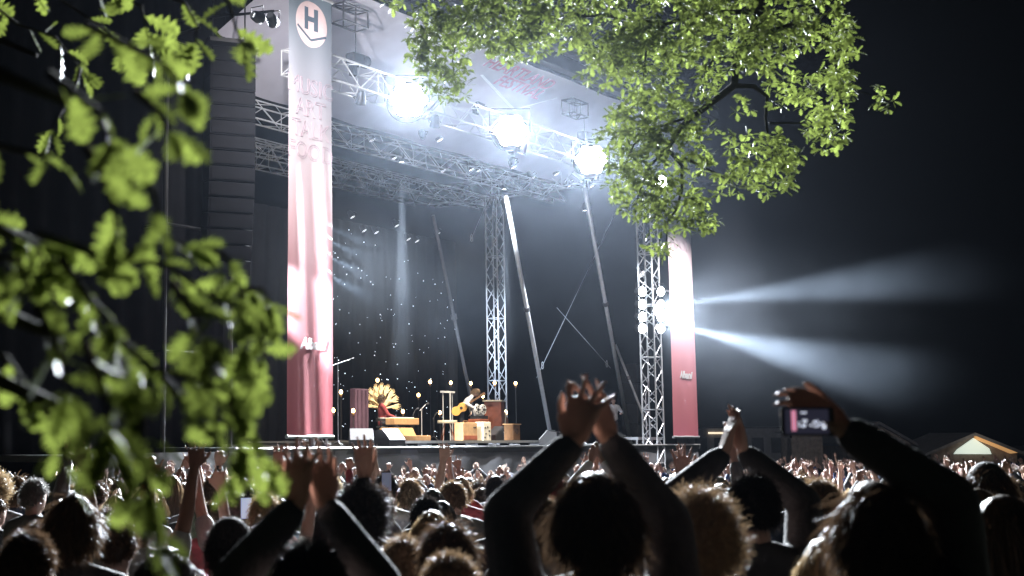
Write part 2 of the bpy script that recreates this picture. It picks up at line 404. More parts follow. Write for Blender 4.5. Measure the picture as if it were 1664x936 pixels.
# right tower: two columns of four
k = 0
for u in (1044, 1074):
    for v in (474, 495, 515, 534):
        t, z = ST(u, v, -.12)
        r = can(t, -.12, z, (t - 11, -22, z - 3.0), '%s of the four tower lights in the %s column of the right tower' % (('topmost', 'second', 'third', 'lowest')[int((v - 474) / 19)], 'left' if u < 1060 else 'right'), 'lens', 0, r=.17, L=.32, group='lights on the right tower')
        k += 1
for (u, v, tgt, w, ang) in ((1078, 482, P(1600, 436, 36), 330000, 11), (1078, 526, P(1600, 655, 34), 520000, 13)):
    t, z = ST(u, v, -.1)
    tgt = tgt.to_2d() - Vector(S0); tgt = (tgt.dot(Vector(SV)), tgt.dot(Vector(NV)), 0) if False else tgt
    q = can(21.15, .1, z, (tgt.dot(Vector(SV)), tgt.dot(Vector(NV)), P(1600, 436 if v < 500 else 655, 36 if v < 500 else 34).z), 'side light on the right tower sending the %s blue beam' % ('upper' if v < 500 else 'lower'), 'lens', w, ang, (.80, .90, 1), .15, .3, 'lights on the right tower', .12, blend=1.0)
    arm = bar('arm', W(21.15, .1, z + .3), W(18.6, .25, z + .3), .03, 'alu', None); arm.parent = q; arm.matrix_parent_inverse = Matrix.LocRotScale(q.location, q.rotation_euler, None).inverted()
t, z = ST(1060, 505, -.3)
can(t, -.5, z, (t - 17, -22, 1), 'added flood on the right tower carrying the glare of its lights', 'lens', 52000, 56, COOL, .17, .3, 'lights on the right tower', .15)  # extra flood added for the halo and the light on the crowd
# left tower: beams across the stage
for k, v in enumerate((369, 391, 417, 447)):
    t, z = ST(532, v, .25)
    can(t, .25, z, (t + 14, 4.5 + k * .3, z - .2 - .25 * k), '%s of the four lights behind the left banner edge' % ('topmost', 'second', 'third', 'lowest')[k], 'lens', 24000, 8, (.7, .85, 1), .13, .3, 'lights on the left tower', .04)
can(1.85, 1.5, Z + 6.6, (-.1, -.3, Z + 4.8), 'backlight glowing through the left banner', 'lens_dim', 130, 125, (1, .95, .95), .15, .3, 'banner lights', blend=1.0)
r = can(-4.6, -3.0, Z + 8.4, (.5, -.3, Z + 6.9), 'added small spot on an arm brightening the left banner front', 'lens_dim', 5600, 100, (1, .95, .95), .12, .3, 'banner lights', blend=1.0)  # added spot to brighten the front of the left banner
can(20.4, 1.5, Z + 6.0, (19.8, -.3, Z + 4.6), 'backlight glowing through the right banner', 'lens_dim', 140, 125, (1, .95, .95), .15, .3, 'banner lights', blend=1.0)
r2 = can(18.9, -3.0, Z + 8.4, (19.8, -.3, Z + 2.0), 'added small spot on an arm brightening the right banner front', 'lens_dim', 6500, 90, (1, .95, .95), .12, .3, 'banner lights', blend=1.0)  # same kind of added spot for the far banner
for q, tt in ((r, -4.6), (r2, 18.9)):  # arms made up to carry the two added banner spots
    arm = bar('arm', W(tt, -3.0, Z + 8.65), W(tt, .0, Z + 9.1), .03, 'black', None); arm.parent = q; q_m = Matrix.LocRotScale(q.location, q.rotation_euler, None); arm.matrix_parent_inverse = q_m.inverted()
can(-5.0, -3.0, Z + 8.4, (9, .3, Z + 9.2), 'added small spot on an arm brightening the front truss bars', 'lens_dim', 9000, 16, COOL, .12, .3, 'banner lights')  # added so that the truss chords show bright
can(9.5, .2, Z + 8.6, (19.0, 7.0, Z + 4.4), 'added front truss spot brightening the slim tower', 'lens_dim', 10000, 15, COOL)  # added lamp brightening the slim tower
can(15.0, .2, Z + 8.6, (18.3, .2, Z + 4.0), 'added front truss spot brightening the right tower', 'lens_dim', 4500, 34, COOL)  # added lamp brightening the right tower
can(-7.0, -1.2, Z + 5.4, (9.5, -.1, DECK - .4), 'added wash light on the left wing brightening the stage cloth', 'lens_dim', 52000, 18, COOL, .12, .3, 'added stage front wash lights')  # added lamp, set out of view, to lift the grey skirt
bar('pole', (0, 0, 0), (0, 0, 1), .03, 'black', None) if False else None

# ------------------------------------------------------------------ banners
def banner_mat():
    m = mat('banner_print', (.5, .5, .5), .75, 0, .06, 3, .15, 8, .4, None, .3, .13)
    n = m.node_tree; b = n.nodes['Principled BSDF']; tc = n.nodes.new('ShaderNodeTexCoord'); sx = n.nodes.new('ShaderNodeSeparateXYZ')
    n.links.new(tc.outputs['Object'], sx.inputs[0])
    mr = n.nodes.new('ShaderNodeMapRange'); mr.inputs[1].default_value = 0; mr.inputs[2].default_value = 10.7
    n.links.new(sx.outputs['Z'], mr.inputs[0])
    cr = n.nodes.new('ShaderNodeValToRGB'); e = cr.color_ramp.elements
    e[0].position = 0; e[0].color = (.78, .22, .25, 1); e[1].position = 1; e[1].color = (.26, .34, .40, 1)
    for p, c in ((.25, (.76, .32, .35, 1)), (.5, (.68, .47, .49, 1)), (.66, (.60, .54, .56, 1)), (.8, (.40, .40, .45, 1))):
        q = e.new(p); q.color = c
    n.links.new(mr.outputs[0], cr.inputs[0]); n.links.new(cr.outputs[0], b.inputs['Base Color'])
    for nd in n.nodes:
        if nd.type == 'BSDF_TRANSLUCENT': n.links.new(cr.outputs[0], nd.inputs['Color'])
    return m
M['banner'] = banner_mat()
M['banner_white'] = mat('banner_white_print', (.80, .78, .78), .75, 0, .05, trans=.4)
M['banner_line'] = mat('banner_outline_print', (.55, .40, .46), .75, 0, .05, trans=.4)
M['banner_logo'] = mat('banner_logo_print', (.72, .56, .56), .75, 0, .05)
M['banner_dark'] = mat('banner_dark_print', (.09, .12, .16), .75, 0, .05)
def banner(t, yaw, w, label):
    h = 10.75; r = thing('stage_banner', label, 'banner', W(t, -.3, Z), SROT + yaw, 'tall stage banners')
    nx, nz = 28, 40; vs = []; fs = []
    def yy(x, z): return .026 * math.sin(x * 5.1 + .25 * z + t) * (1 - z / h * .5) + .02 * mnoise.noise(Vector((x * 2, z * .3, t)))
    for j in range(nz + 1):
        for i in range(nx + 1):
            x = -w / 2 + w * i / nx; z = h * j / nz; vs.append((x, yy(x, z), z))
    for j in range(nz):
        for i in range(nx):
            a = j * (nx + 1) + i; fs.append((a, a + 1, a + nx + 2, a + nx + 1))
    MB().add(vs, fs).build('cloth', 'banner', r, True)
    MB().tube([(-w / 2 - .05, 0, .02), (w / 2 + .05, 0, .02)], .045, 8).build('bottom_bar', 'alu', r)
    MB().tube([(-w / 2 - .05, 0, h), (w / 2 + .05, 0, h)], .045, 8).build('top_bar', 'alu', r)
    def lay(me, x, z, off):           # bend a flat print onto the folds of the cloth
        bm = bmesh.new(); bm.from_mesh(me); bmesh.ops.triangulate(bm, faces=bm.faces)
        bmesh.ops.subdivide_edges(bm, edges=[e for e in bm.edges if e.calc_length() > .12], cuts=2, use_grid_fill=False); bm.to_mesh(me); bm.free()
        for v in me.vertices: v.co.z += off - yy(x + v.co.x, z + v.co.y)
        return me
    def put(me, m, x, z, off=.022):
        return link('lettering', lay(me, x, z, off), m, r, loc=(x, 0, z), rot=(R(90), 0, 0))
    put(text_mesh('Albani', .36, shear=.3, bold=.014), 'banner_white', .06, 2.08)
    for k, wd in enumerate(('MUSIC', 'ART', 'TALK', 'FOOD')):
        put(text_mesh(wd, .58, outline=.006), 'banner_line', -.02, 8.22 - k * .53)
    lg = link('logo', lay(MB().lathe([(.001, 0)] + [(.57 * q / 8, 0) for q in range(1, 9)], (0, 0, 0), 40).mesh('logo'), .02, 10.0, .012), 'banner_logo', r, loc=(.02, 0, 10.0), rot=(R(90), 0, 0))
    hm_ = text_mesh('H', .72, bold=.03)
    for v in hm_.vertices: v.co.y -= .12
    link('logo_letter', lay(hm_, .02, 10.0, .022), 'banner_dark', lg)
    zg = MB()
    for (x0, y0, x1, y1) in ((-.52, -.12, 0, -.4), (0, -.4, .52, -.22)):
        dx, dy = x1 - x0, y1 - y0; L = math.hypot(dx, dy); nxn, nyn = -dy / L * .03, dx / L * .03
        zg.add([(x0 + nxn, y0 + nyn, 0), (x0 - nxn, y0 - nyn, 0), (x1 - nxn, y1 - nyn, 0), (x1 + nxn, y1 + nyn, 0)], [(0, 1, 2, 3)])
    link('logo_line', lay(zg.mesh('logo_line'), .02, 10.0, .022), 'banner_dark', lg)
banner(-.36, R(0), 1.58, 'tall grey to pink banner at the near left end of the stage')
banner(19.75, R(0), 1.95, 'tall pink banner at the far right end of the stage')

# ------------------------------------------------------------------ stage body
stage = thing('stage', 'raised concert stage with grey cloth front', 'stage', W(0, 0, 0), SROT)
MB().box((9.5, 6.0, DECK - .09), (24, 12, .18)).build('deck', 'deck', stage)
MB().tube([(-2.6, -.03, DECK - .02), (21.4, -.03, DECK - .02)], .035, 6).build('front_edge', 'edge', stage)
MB().box((-4.8, 1.6, DECK - .2), (4.4, 3, .14)).build('wing_deck', 'deck', stage)
MB().tube([(-7.0, .08, DECK - .12), (-2.6, .08, DECK - .12)], .03, 6).build('wing_edge', 'edge', stage)
vs = []; fs = []; nx, nz = 150, 14
for j in range(nz + 1):
    for i in range(nx + 1):
        x = -7 + 28.4 * i / nx; z = gz + (DECK - .08 - gz) * j / nz
        vs.append((x, .02 + .05 * mnoise.noise(Vector((x * .9, z * 1.1, 2))) + .025 * mnoise.noise(Vector((x * 3, z * 2.5, 5))) - .06 * (1 - j / nz), z))
for j in range(nz):
    for i in range(nx):
        a = j * (nx + 1) + i; fs.append((a, a + 1, a + nx + 2, a + nx + 1))
MB().add(vs, fs).build('cloth_front', 'skirt', stage, True)
ris = thing('stage_riser', 'low platform with pale front edge under the amplifiers', 'platform', W(0, 0, DECK), SROT)
MB().box((8.6, 3.6, .10), (8.6, 5.2, .06)).build('top', 'deck', ris)
MB().box((8.6, .96, .115), (8.6, .06, .07)).build('front_edge', 'edge', ris)
for i in range(8): MB().box((4.5 + i * 1.17, 1.2, .033), (.08, .3, .062)).build('foot', 'black', ris)
RZ = DECK + .134
# backdrop with star lights
back = thing('star_cloth', 'black backdrop curtain dotted with tiny white lights', 'curtain', W(0, 11.2, DECK), SROT)
tR = ST(752, 600, 11.0)[0]
vs = []; fs = []; nx = 160
for j in range(2):
    for i in range(nx + 1):
        x = -3 + (tR + 3) * i / nx; vs.append((x, .06 * math.sin(x * 9), .02 + 8.6 * j))
for i in range(nx): fs.append((i, i + 1, i + nx + 2, i + nx + 1))
MB().add(vs, fs).build('curtain', 'drape', back, True)
sm = MB(); rs = random.Random(3)
for i in range(165):
    u = 541 + (rs.random() ** 1.1) * 200; v = 372 + rs.random() * 340
    if v < 400 + (u - 640) * .5 and u > 640: continue
    t, z = ST(u, v, 11.05); sm.ball((t, -.15, z - DECK), rs.choice((.008, .010, .012, .018)), 6, 4)
o = sm.build('star_lights', 'star', back); o['kind'] = 'stuff'
wl = thing('added_scrim', 'added black cloth screen darkening the space behind the hanging loudspeakers', 'curtain', W(-10.5, 2.7, DECK), SROT)  # added sheet hiding the roof canvas and keeping this side dark
vs = []; fs = []
for j in range(2):
    for i in range(121): vs.append((.0855 * i, .05 * math.sin(i * .7), -2.4 + 14.6 * j))
for i in range(120): fs.append((i, i + 1, i + 122, i + 121))
MB().add(vs, fs).build('cloth', 'velvet', wl, True)
MB().tube([(0, .12, 12.1), (10.3, .12, 12.1)], .05, 6).build('rail', 'black', wl)
# raking steel tubes at the right side; third stands in for a light beam
for k, (a, b, D0, D1, lab) in enumerate((((822, 318), (888, 610), 2.2, 5.2, 'leaning steel tube right of the slim tower'), ((950, 305), (1016, 612), 2.2, 5.0, 'leaning steel tube nearest the right tower'), ((704, 350), (771, 622), 4.5, 6.5, 'faint leaning bar standing in for a light beam behind the guitarist'), ((1000, 560), (1052, 692), 5.5, 4.2, 'short leaning steel tube by the right musicians'))):
    t0, z0 = ST(*a, D0); t1, z1 = ST(*b, D1)
    if k < 3: z1 = DECK + .02; t1 = t1 + .3
    r = thing('raking_tube', lab, 'brace', W(0, 0, 0), SROT, 'leaning steel tubes')
    p0 = Vector((t0, D0, z0)); p1 = Vector((t1, D1, z1))
    MB().tube([p0, p1], (.075, .075, .06, .05)[k], 10).build('tube', ('alu', 'alu', 'alu_dark', 'alu')[k], r, True)
    c = p0.lerp(p1, .42); MB().tube([c - (p1 - p0).normalized() * .08, c + (p1 - p0).normalized() * .08], .11, 8).build('coupler', 'alu_dark', r)
def wire(a, b, D0, D1, lab):
    t0, z0 = ST(*a, D0); t1, z1 = ST(*b, D1)
    r = thing('guy_wire', lab, 'wire', W(0, 0, 0), SROT, 'thin guy wires')
    MB().tube([(t0, D0, z0), (t1, D1, z1)], .011, 5).build('cable', 'alu', r)
    c = Vector((t0, D0, z0)).lerp(Vector((t1, D1, z1)), .93); rp = []
    for i in range(13):
        an = i * math.pi / 6; rp.append(c + Vector((.07 * math.cos(an), 0, .14 * math.sin(an))))
    MB().tube(rp, .014, 5, False).build('shackle', 'alu', r)
wire((1000, 345), (872, 614), 5.6, 6.4, 'thin guy wire crossing behind the two leaning tubes')
wire((795, 320), (764, 392), 6.6, 6.0, 'short guy wire left of the slim tower')
wire((905, 500), (992, 598), 7, 6.5, 'thin guy wire above the right musicians')
# hanging loudspeaker array
tl = ST(372, 300, .9)[0]
pa = thing('line_array', 'dark hanging loudspeaker array left of the left banner', 'loudspeaker', W(tl, .9, 0), SROT - R(30))
z1 = ST(372, 432, .9)[1]; ang = 0; pos = Vector((0, 0, z1 + 14 * .36)); 
for k in range(15):
    tilt = R(max(0, k - 6) * 2.0); b = MB().box((0, 0, 0), (1.12, .62, .345)).build('cabinet', 'velvet', pa, bevel=.015)
    b.location = pos; b.rotation_euler = (tilt, 0, 0)
    MB().box((0, -.335, 0), (1.04, .03, .27)).build('grille', 'velvet', b)
    pos = pos + Vector((0, math.sin(tilt) * .36, -math.cos(tilt) * .36))
MB().box((0, .1, z1 + 14 * .36 + .3), (1.2, 1.0, .1)).build('flying_frame', 'black', pa)
for sx in (-.4, .4): MB().tube([(sx, .1, z1 + 14 * .36 + .3), (sx, .1, z1 + 14 * .36 + 3.5)], .02, 6).build('chain', 'black', pa)
tw = thing('speaker_tower', 'dark scaffold wing holding the loudspeaker array', 'scaffold', W(tl, 2.4, 0), SROT)
for x in (-1.1, 1.1):
    for y in (-.5, .9): MB().tube([(x, y, gz), (x, y, Z + 9.6)], .06, 8).build('post', 'black', tw)
for zz in (Z + 2, Z + 5, Z + 9.5):
    for y in (-.5, .9): MB().tube([(-1.1, y, zz), (1.1, y, zz)], .04, 6).build('ledger', 'black', tw)
    for x in (-1.1, 1.1): MB().tube([(x, -1.6 if zz > 10 else -.5, zz), (x, .9, zz)], .04, 6).build('ledger', 'black', tw)

# ------------------------------------------------------------------ things on the stage
def sp(u, D, z=None):
    return W(ST(u, 700, D)[0], D, RZ if z is None else z)
def st_thing(name, label, cat, u, D, z=None, rot=0., group=None):
    return thing(name, label, cat, sp(u, D, z), SROT + rot, group)
pl = [(613.5, 618, 6.0), (554, 637, 4.2), (596, 639, 5.4), (541.5, 666.7, 3.2), (574, 667.5, 3.4), (699, 620.7, 6.5), (732.5, 622, 6.6), (765, 623, 6.6), (680, 642, 5.6), (654.7, 668.7, 5.2), (714.8, 670.5, 4.8), (784.7, 644, 5.6), (803.7, 622.5, 5.0), (837.8, 623, 4.6), (822, 670.5, 3.8)]
where = ['rising directly above the hand fan', 'second from the left banner', 'between the plum panel and the hand fan', 'closest to the left banner', 'just left of the plum panel', 'tall one left of the keyboard rack', 'behind the keyboard rack', 'right above the guitarist', 'above the thin microphone stand', 'behind the wooden keyboard', 'low one beside the stool', 'above the red wooden organ', 'in front of the slim tower', 'rightmost tall one', 'low one beside the small brown cabinet']
for (u, v, D), wh in zip(pl, where):
    t, z = ST(u, v, D); onr = 4.4 < t < 12.8 and D < 6.1
    zb = RZ if onr else DECK + .002
    r = thing('pole_lamp', 'warm glowing bulb on a thin pole, ' + wh, 'lamp', W(t, D, zb), SROT, 'glowing bulbs on poles'); h = z - zb
    MB().tube([(0, 0, .02), (0, 0, h - .14)], .011, 6).build('pole', 'black', r)
    MB().lathe([(.002, .03), (.14, .025), (.14, 0), (.002, 0)], (0, 0, 0), 12).build('foot', 'black', r)
    MB().lathe([(.012, h - .16), (.035, h - .13), (.035, h - .06), (.02, h - .05)], (0, 0, 0), 8).build('socket', 'wood_brown', r)
    MB().ball((0, 0, h), (.05, .05, .068), 8, 6).build('bulb', 'bulb', r, True)
# monitor wedges
def wedge(u, D, z, rot, label, m, w=.62, name='monitor_wedge'):
    r = st_thing(name, label, 'monitor speaker', u, D, z, rot, 'floor monitors')
    MB().prism([(-.30, 0), (.30, 0), (.30, .16), (.02, .44), (-.30, .40)], -w / 2, w / 2).build('cabinet', 'black', r, bevel=.01)
    o = MB().box((0, 0, 0), (.40, w * .94, .014)).build('grille', m, r); o.location = (.17, 0, .315); o.rotation_euler = (0, R(45), 0)
    MB().tube([(-.1, -w / 2 - .015, .2), (.1, -w / 2 - .015, .2)], .015, 6).build('handle', 'black', r)
wedge(587, .45, DECK + .003, R(-139), 'pale lit floor monitor at the left front edge', 'white')
wedge(632, .45, DECK + .003, R(-95), 'dark floor monitor turned sideways at the front edge', 'white')
wedge(897, .6, DECK + .003, R(95), 'pale flat floor monitor left of the raised hands', 'alu')
wedge(812, 2.2, RZ, R(150), 'dark floor monitor between amplifier and brown cabinet', 'alu_dark')
# plum panel
r = st_thing('cloth_panel', 'plum coloured upright panel beside the left banner', 'panel', 584, 4.6, DECK + .002)
tq = ST(584, 632, 4.6)[1] - DECK
MB().box((0, 0, tq / 2), (.66, .22, tq)).build('panel', 'purple', r, bevel=.02)
for x in (-.2, 0, .2): MB().tube([(x, -.125, .05), (x, -.125, tq - .05)], .03, 6).build('rib', 'purple', r)

# ------------------------------------------------------------------ people: builder
def cap(mb, p0, p1, r0, r1, n=10):
    p0 = Vector(p0); p1 = Vector(p1); d = p1 - p0; L = d.length
    dn = d / L if L > 1e-6 else Vector((0, 0, 1)); x, y = _frame(dn); v = []; f = []
    prof = []
    for a in (-80, -45, 0): prof.append((p0 + dn * r0 * math.sin(R(a)), r0 * math.cos(R(a))))
    for a in (0, 45, 80): prof.append((p1 + dn * r1 * math.sin(R(a)), r1 * math.cos(R(a))))
    for c, rr in prof:
        for k in range(n):
            an = 2 * math.pi * k / n; v.append(c + (x * math.cos(an) + y * math.sin(an)) * rr)
    for i in range(5):
        for k in range(n):
            a, b = i * n + k, i * n + (k + 1) % n; f.append((a, b, b + n, a + n))
    f.append(tuple(range(n - 1, -1, -1))); f.append(tuple(range(5 * n, 6 * n)))
    mb.add(v, f)
def remesh(mb, voxel, smooth=3):
    me = mb.mesh('shell'); o = bpy.data.objects.new('tmp', me); TMP.collection.objects.link(o)
    m = o.modifiers.new('r', 'REMESH'); m.mode = 'VOXEL'; m.voxel_size = voxel; m.use_smooth_shade = True
    if smooth:
        s = o.modifiers.new('s', 'SMOOTH'); s.iterations = smooth; s.factor = .5
    TMP.view_layers[0].update(); dg = TMP.view_layers[0].depsgraph
    out = bpy.data.meshes.new_from_object(o.evaluated_get(dg))
    bpy.data.objects.remove(o); bpy.data.meshes.remove(me)
    out.polygons.foreach_set('use_smooth', [True] * len(out.polygons)); return out
def hand(mb, wrist, d, nrm, side, curl=.25, spread=.10, s=1.0):
    """d: towards the fingers, nrm: out of the palm, side: +1 puts the thumb on d x nrm"""
    d = Vector(d).normalized(); nrm = Vector(nrm); nrm = (nrm - d * nrm.dot(d)).normalized(); sd = d.cross(nrm) * side; wrist = Vector(wrist)
    k = 1.0 * s
    for q, (off, L) in enumerate(((.032, .068), (.0108, .078), (-.0108, .073), (-.032, .056))):
        kn = wrist + d * (.092 - .006 * abs(q - 1.2)) * k + sd * off * k
        cap(mb, wrist + d * .012 * k + sd * off * .55 * k, kn, .0155 * k, .0125 * k, 8)
        dd = (d + sd * (off / .032) * spread).normalized(); p = kn; ang = 0
        for sg, fr in enumerate((.45, .3, .25)):
            ang += curl * (.7, 1.0, .8)[sg]
            e = p + (dd * math.cos(ang) + nrm * math.sin(ang)) * L * fr * k; cap(mb, p, e, (.0090 - .0008 * sg) * k, (.0084 - .001 * sg) * k, 8); p = e
    b = wrist + d * .02 * k + sd * .024 * k; c = wrist + d * .055 * k + sd * .056 * k + nrm * .012 * k; e = wrist + d * .086 * k + sd * .072 * k + nrm * .018 * k; g = wrist + d * .108 * k + sd * .076 * k + nrm * .02 * k
    cap(mb, b, c, .0165 * k, .0125 * k, 8); cap(mb, c, e, .0118 * k, .0105 * k, 8); cap(mb, e, g, .0105 * k, .008 * k, 8)
def ik(sh, wr, pole, l1, l2):
    sh = Vector(sh); wr = Vector(wr); d = wr - sh; L = min(max(d.length, .12), (l1 + l2) * .999); dn = d.normalized()
    a = (l1 * l1 - l2 * l2 + L * L) / (2 * L); h = math.sqrt(max(0, l1 * l1 - a * a))
    pv = Vector(pole); pv = pv - dn * pv.dot(dn); pv = pv.normalized() if pv.length > 1e-4 else Vector((1, 0, 0))
    return sh + dn * a + pv * h, sh + dn * L
HC = Vector((0, .005, 1.632)); HR = (.078, .098, .118)
def figure(arms, voxel=.011, cvoxel=.016, sleeve=1.0, sit=False, bend=0., hood=False, loose=.014, legs=True, stretch=0., raw=False):
    """arms: two dicts (left, right): wrist, pole, hand dir, palm normal, curl.  Returns meshes body, top, trousers, shoes."""
    body, top, trs, sho = MB(), MB(), MB(), MB()
    drop = -.42 if sit else 0.
    o = Vector((0, 0, drop))
    # head and neck
    body.ball(HC + o, HR, 16, 12)
    body.ball(HC + o + Vector((0, .028, -.062)), (.056, .064, .062), 12, 8)
    body.ball(HC + o + Vector((0, .094, -.022)), (.012, .020, .024), 8, 6)
    body.ball(HC + o + Vector((0, .080, .030)), (.052, .018, .014), 8, 6)
    body.ball(HC + o + Vector((0, .082, -.062)), (.024, .012, .010), 8, 6)
    for s in (-1, 1): body.ball(HC + o + Vector((s * .081, -.008, -.012)), (.011, .026, .034), 8, 6)
    cap(body, o + Vector((0, -.018, 1.42)), o + Vector((0, -.004, 1.57)), .060, .056)
    # trunk
    for mb, g in ((body, 0.), (top, loose)):
        cap(mb, o + Vector((-.135, -.01, 1.405)), o + Vector((.135, -.01, 1.405)), .062 + g, .062 + g)
        for s in (-1, 1): cap(mb, o + Vector((s * .04, -.022, 1.455)), o + Vector((s * .15, -.012, 1.415)), .052 + g * .6, .056 + g * .8)
        mb.ball(o + Vector((0, 0, 1.26)), (.165 + g, .108 + g, .20), 14, 10)
        mb.ball(o + Vector((0, .005, 1.07)), (.150 + g, .102 + g, .20), 14, 10)
        mb.ball(o + Vector((0, 0, .94)), (.162 + g, .112 + g, .13 + g * .5), 14, 10)
    cap(top, o + Vector((-.03, -.03, 1.475)), o + Vector((.03, -.03, 1.475)), .052, .052)
    if hood: top.ball(o + Vector((0, -.095, 1.44)), (.125, .062, .075), 12, 8)
    # arms
    for s, A in zip((-1, 1), arms):
        sh = o + Vector((s * .178, -.008, 1.405)); l1, l2 = .285 + stretch, .262 + stretch
        wr = Vector(A['wrist']) + (o if not A.get('abs') else Vector())
        el, wr = ik(sh, wr, A.get('pole', (s * .6, -.2, -1)), l1, l2)
        cap(body, sh, el, .052, .041); cap(body, el, wr, .042, .028)
        hand(body, wr, A.get('dir', (wr - el)), A.get('palm', (-s, 0, 0)), A.get('thumb', 1) * 1, A.get('curl', .22), A.get('spread', .12), A.get('size', 1.05))
        if sleeve > .6:
            e2 = el.lerp(wr, (sleeve - .5) * 2 - .1); cap(top, sh, el, .056 + loose, .045 + loose); cap(top, el, e2, .045 + loose, .032 + loose * .7)
        else:
            cap(top, sh, sh.lerp(el, sleeve), .062 + loose, .056 + loose)
    if legs:
        for s in (-1, 1):
            if sit:
                hip, kn, an = Vector((s * .09, 0, .52)), Vector((s * .12, .42, .52)), Vector((s * .12, .40, .09))
            else:
                hip, kn, an = Vector((s * .088, 0, .90)), Vector((s * .10, .02, .49)), Vector((s * .105, -.02, .09))
            cap(body, hip, kn, .084, .056); cap(body, kn, an, .056, .038); cap(body, an - Vector((0, .02, .045)), an + Vector((s * .01, .13, -.06)), .036, .030)
            cap(trs, hip, kn, .094, .070); cap(trs, kn, an + Vector((0, 0, -.01)), .070, .058)
            cap(sho, an - Vector((0, .03, .045)), an + Vector((s * .01, .15, -.058)), .042, .034)
        trs.ball(o + Vector((0, 0, .93)), (.172, .120, .13), 14, 10)
    if bend:
        piv = Vector((0, 0, .95 + drop)); m = Matrix.Rotation(-bend, 3, 'X')
        for mb, zc in ((body, .93 + drop), (top, .80 + drop)):
            mb.v = [tuple(piv + m @ (Vector(p) - piv)) if p[2] > zc else p for p in mb.v]
    if raw: return body, top, trs
    return dict(body=remesh(body, voxel, 2), top=remesh(top, cvoxel, 3), trousers=remesh(trs, .022, 2) if legs else None, shoes=remesh(sho, .014, 1) if legs else None)
# ---- hair, on the standard head
def rnd3(rg, s=1.): return Vector((rg.gauss(0, s), rg.gauss(0, s), rg.gauss(0, s)))
def in_hair(q, low=-.62, front=.42, side=-.02):
    # q: unit direction on the head
    y = q.y; lim = (side + (front - side) * max(0, y) ** .8) if y > 0 else (side + (low - side) * min(1, -y * 1.3) ** .8)
    return q.z > lim
def hair(style, n, seed):
    rg = random.Random(seed); mb = MB()
    puff = dict(short=1.05, medium=1.10, long=1.10, curly=1.20, bun=1.05, bald=1.0, mop=1.13)[style]
    low = dict(short=-.55, medium=-.75, long=-.8, curly=-.8, bun=-.5, mop=-.7)[style]; front = dict(short=.45, medium=.35, long=.3, curly=.25, bun=.42, mop=.25)[style]; side = dict(short=.02, medium=-.35, long=-.5, curly=-.35, bun=0, mop=-.2)[style]
    # under-cap
    nu, nv = 40, 26; idx = {}; vs = []; fs = []
    for j in range(nv + 1):
        th = math.pi * j / nv
        for i in range(nu):
            a = 2 * math.pi * i / nu; q = Vector((math.sin(th) * math.cos(a), math.sin(th) * math.sin(a), math.cos(th)))
            k = puff * (1 + .035 * mnoise.noise(q * 4 + Vector((seed, 0, 0)))) if in_hair(q, low, front, side) else .93
            vs.append(HC + Vector((q.x * HR[0], q.y * HR[1], q.z * HR[2])) * k)
    for j in range(nv):
        for i in range(nu):
            a, b = j * nu + i, j * nu + (i + 1) % nu; fs.append((a, a + nu, b + nu, b))
    mb.add(vs, fs)
    if style == 'bun': mb.ball(HC + Vector((0, -.10, .075)), (.045, .045, .045), 12, 8)
    c = 0
    while c < n:
        q = rnd3(rg).normalized()
        if not in_hair(q, low, front, side): continue
        c += 1; E = Vector((q.x * HR[0], q.y * HR[1], q.z * HR[2])); p = HC + E * (puff - .03); nn = Vector((q.x / HR[0], q.y / HR[1], q.z / HR[2])).normalized()
        w = .0017 if n > 1500 else .0028
        if style in ('short', 'bun'): L, seg, d = rg.uniform(.02, .045), 3, nn * .55 + Vector((0, -.4, -.35)) * .8 + rnd3(rg, .26)
        elif style == 'medium': L, seg, d = rg.uniform(.05, .10), 4, nn * .35 + Vector((0, -.3, -.8)) + rnd3(rg, .25)
        elif style == 'mop': L, seg, d = rg.uniform(.045, .085), 4, nn * .4 + Vector((0, -.1, -.6)) + rnd3(rg, .3)
        elif style == 'curly': L, seg, d = rg.uniform(.05, .09), 5, nn * .8 + rnd3(rg, .5)
        else: L, seg, d = rg.uniform(.24, .44), 8, nn * .25 + Vector((0, -.35, -.6)) + rnd3(rg, .12)
        if style == 'bun' and rg.random() < .25:
            q2 = rnd3(rg).normalized(); p = HC + Vector((0, -.10, .075)) + q2 * .043; d = q2 * .5 + rnd3(rg, .6); L = .03
        d.normalize(); pts = [p.copy()]; st = L / seg
        for sgm in range(seg):
            p = p + d * st
            if style == 'curly': d = (d + rnd3(rg, .75)).normalized()
            elif style == 'long':
                d = (d * .55 + Vector((0, -.02, -.6)) + rnd3(rg, .10)).normalized()
                e = p - HC; rr = math.sqrt((e.x / HR[0]) ** 2 + (e.y / HR[1]) ** 2 + (max(e.z, -.03) / HR[2]) ** 2)
                if rr < puff: p = Vector((HC.x + e.x / rr * puff, HC.y + e.y / rr * puff, p.z))
                if p.z < 1.47 and p.y > -.115 and abs(p.x) < .2: p.y = -.115 if p.y < .03 else max(p.y, .1)
            else: d = (d + Vector((0, 0, -.22)) + rnd3(rg, .12)).normalized()
            pts.append(p.copy())
        x = (d.cross(rnd3(rg))).normalized(); v = []
        for i, a in enumerate(pts):
            ww = w * (1 - .75 * i / (len(pts) - 1)); v += [a - x * ww, a + x * ww]
        mb.add(v, [(2 * i, 2 * i + 1, 2 * i + 3, 2 * i + 2) for i in range(len(pts) - 1)])
    return mb.mesh('hair', False, False)
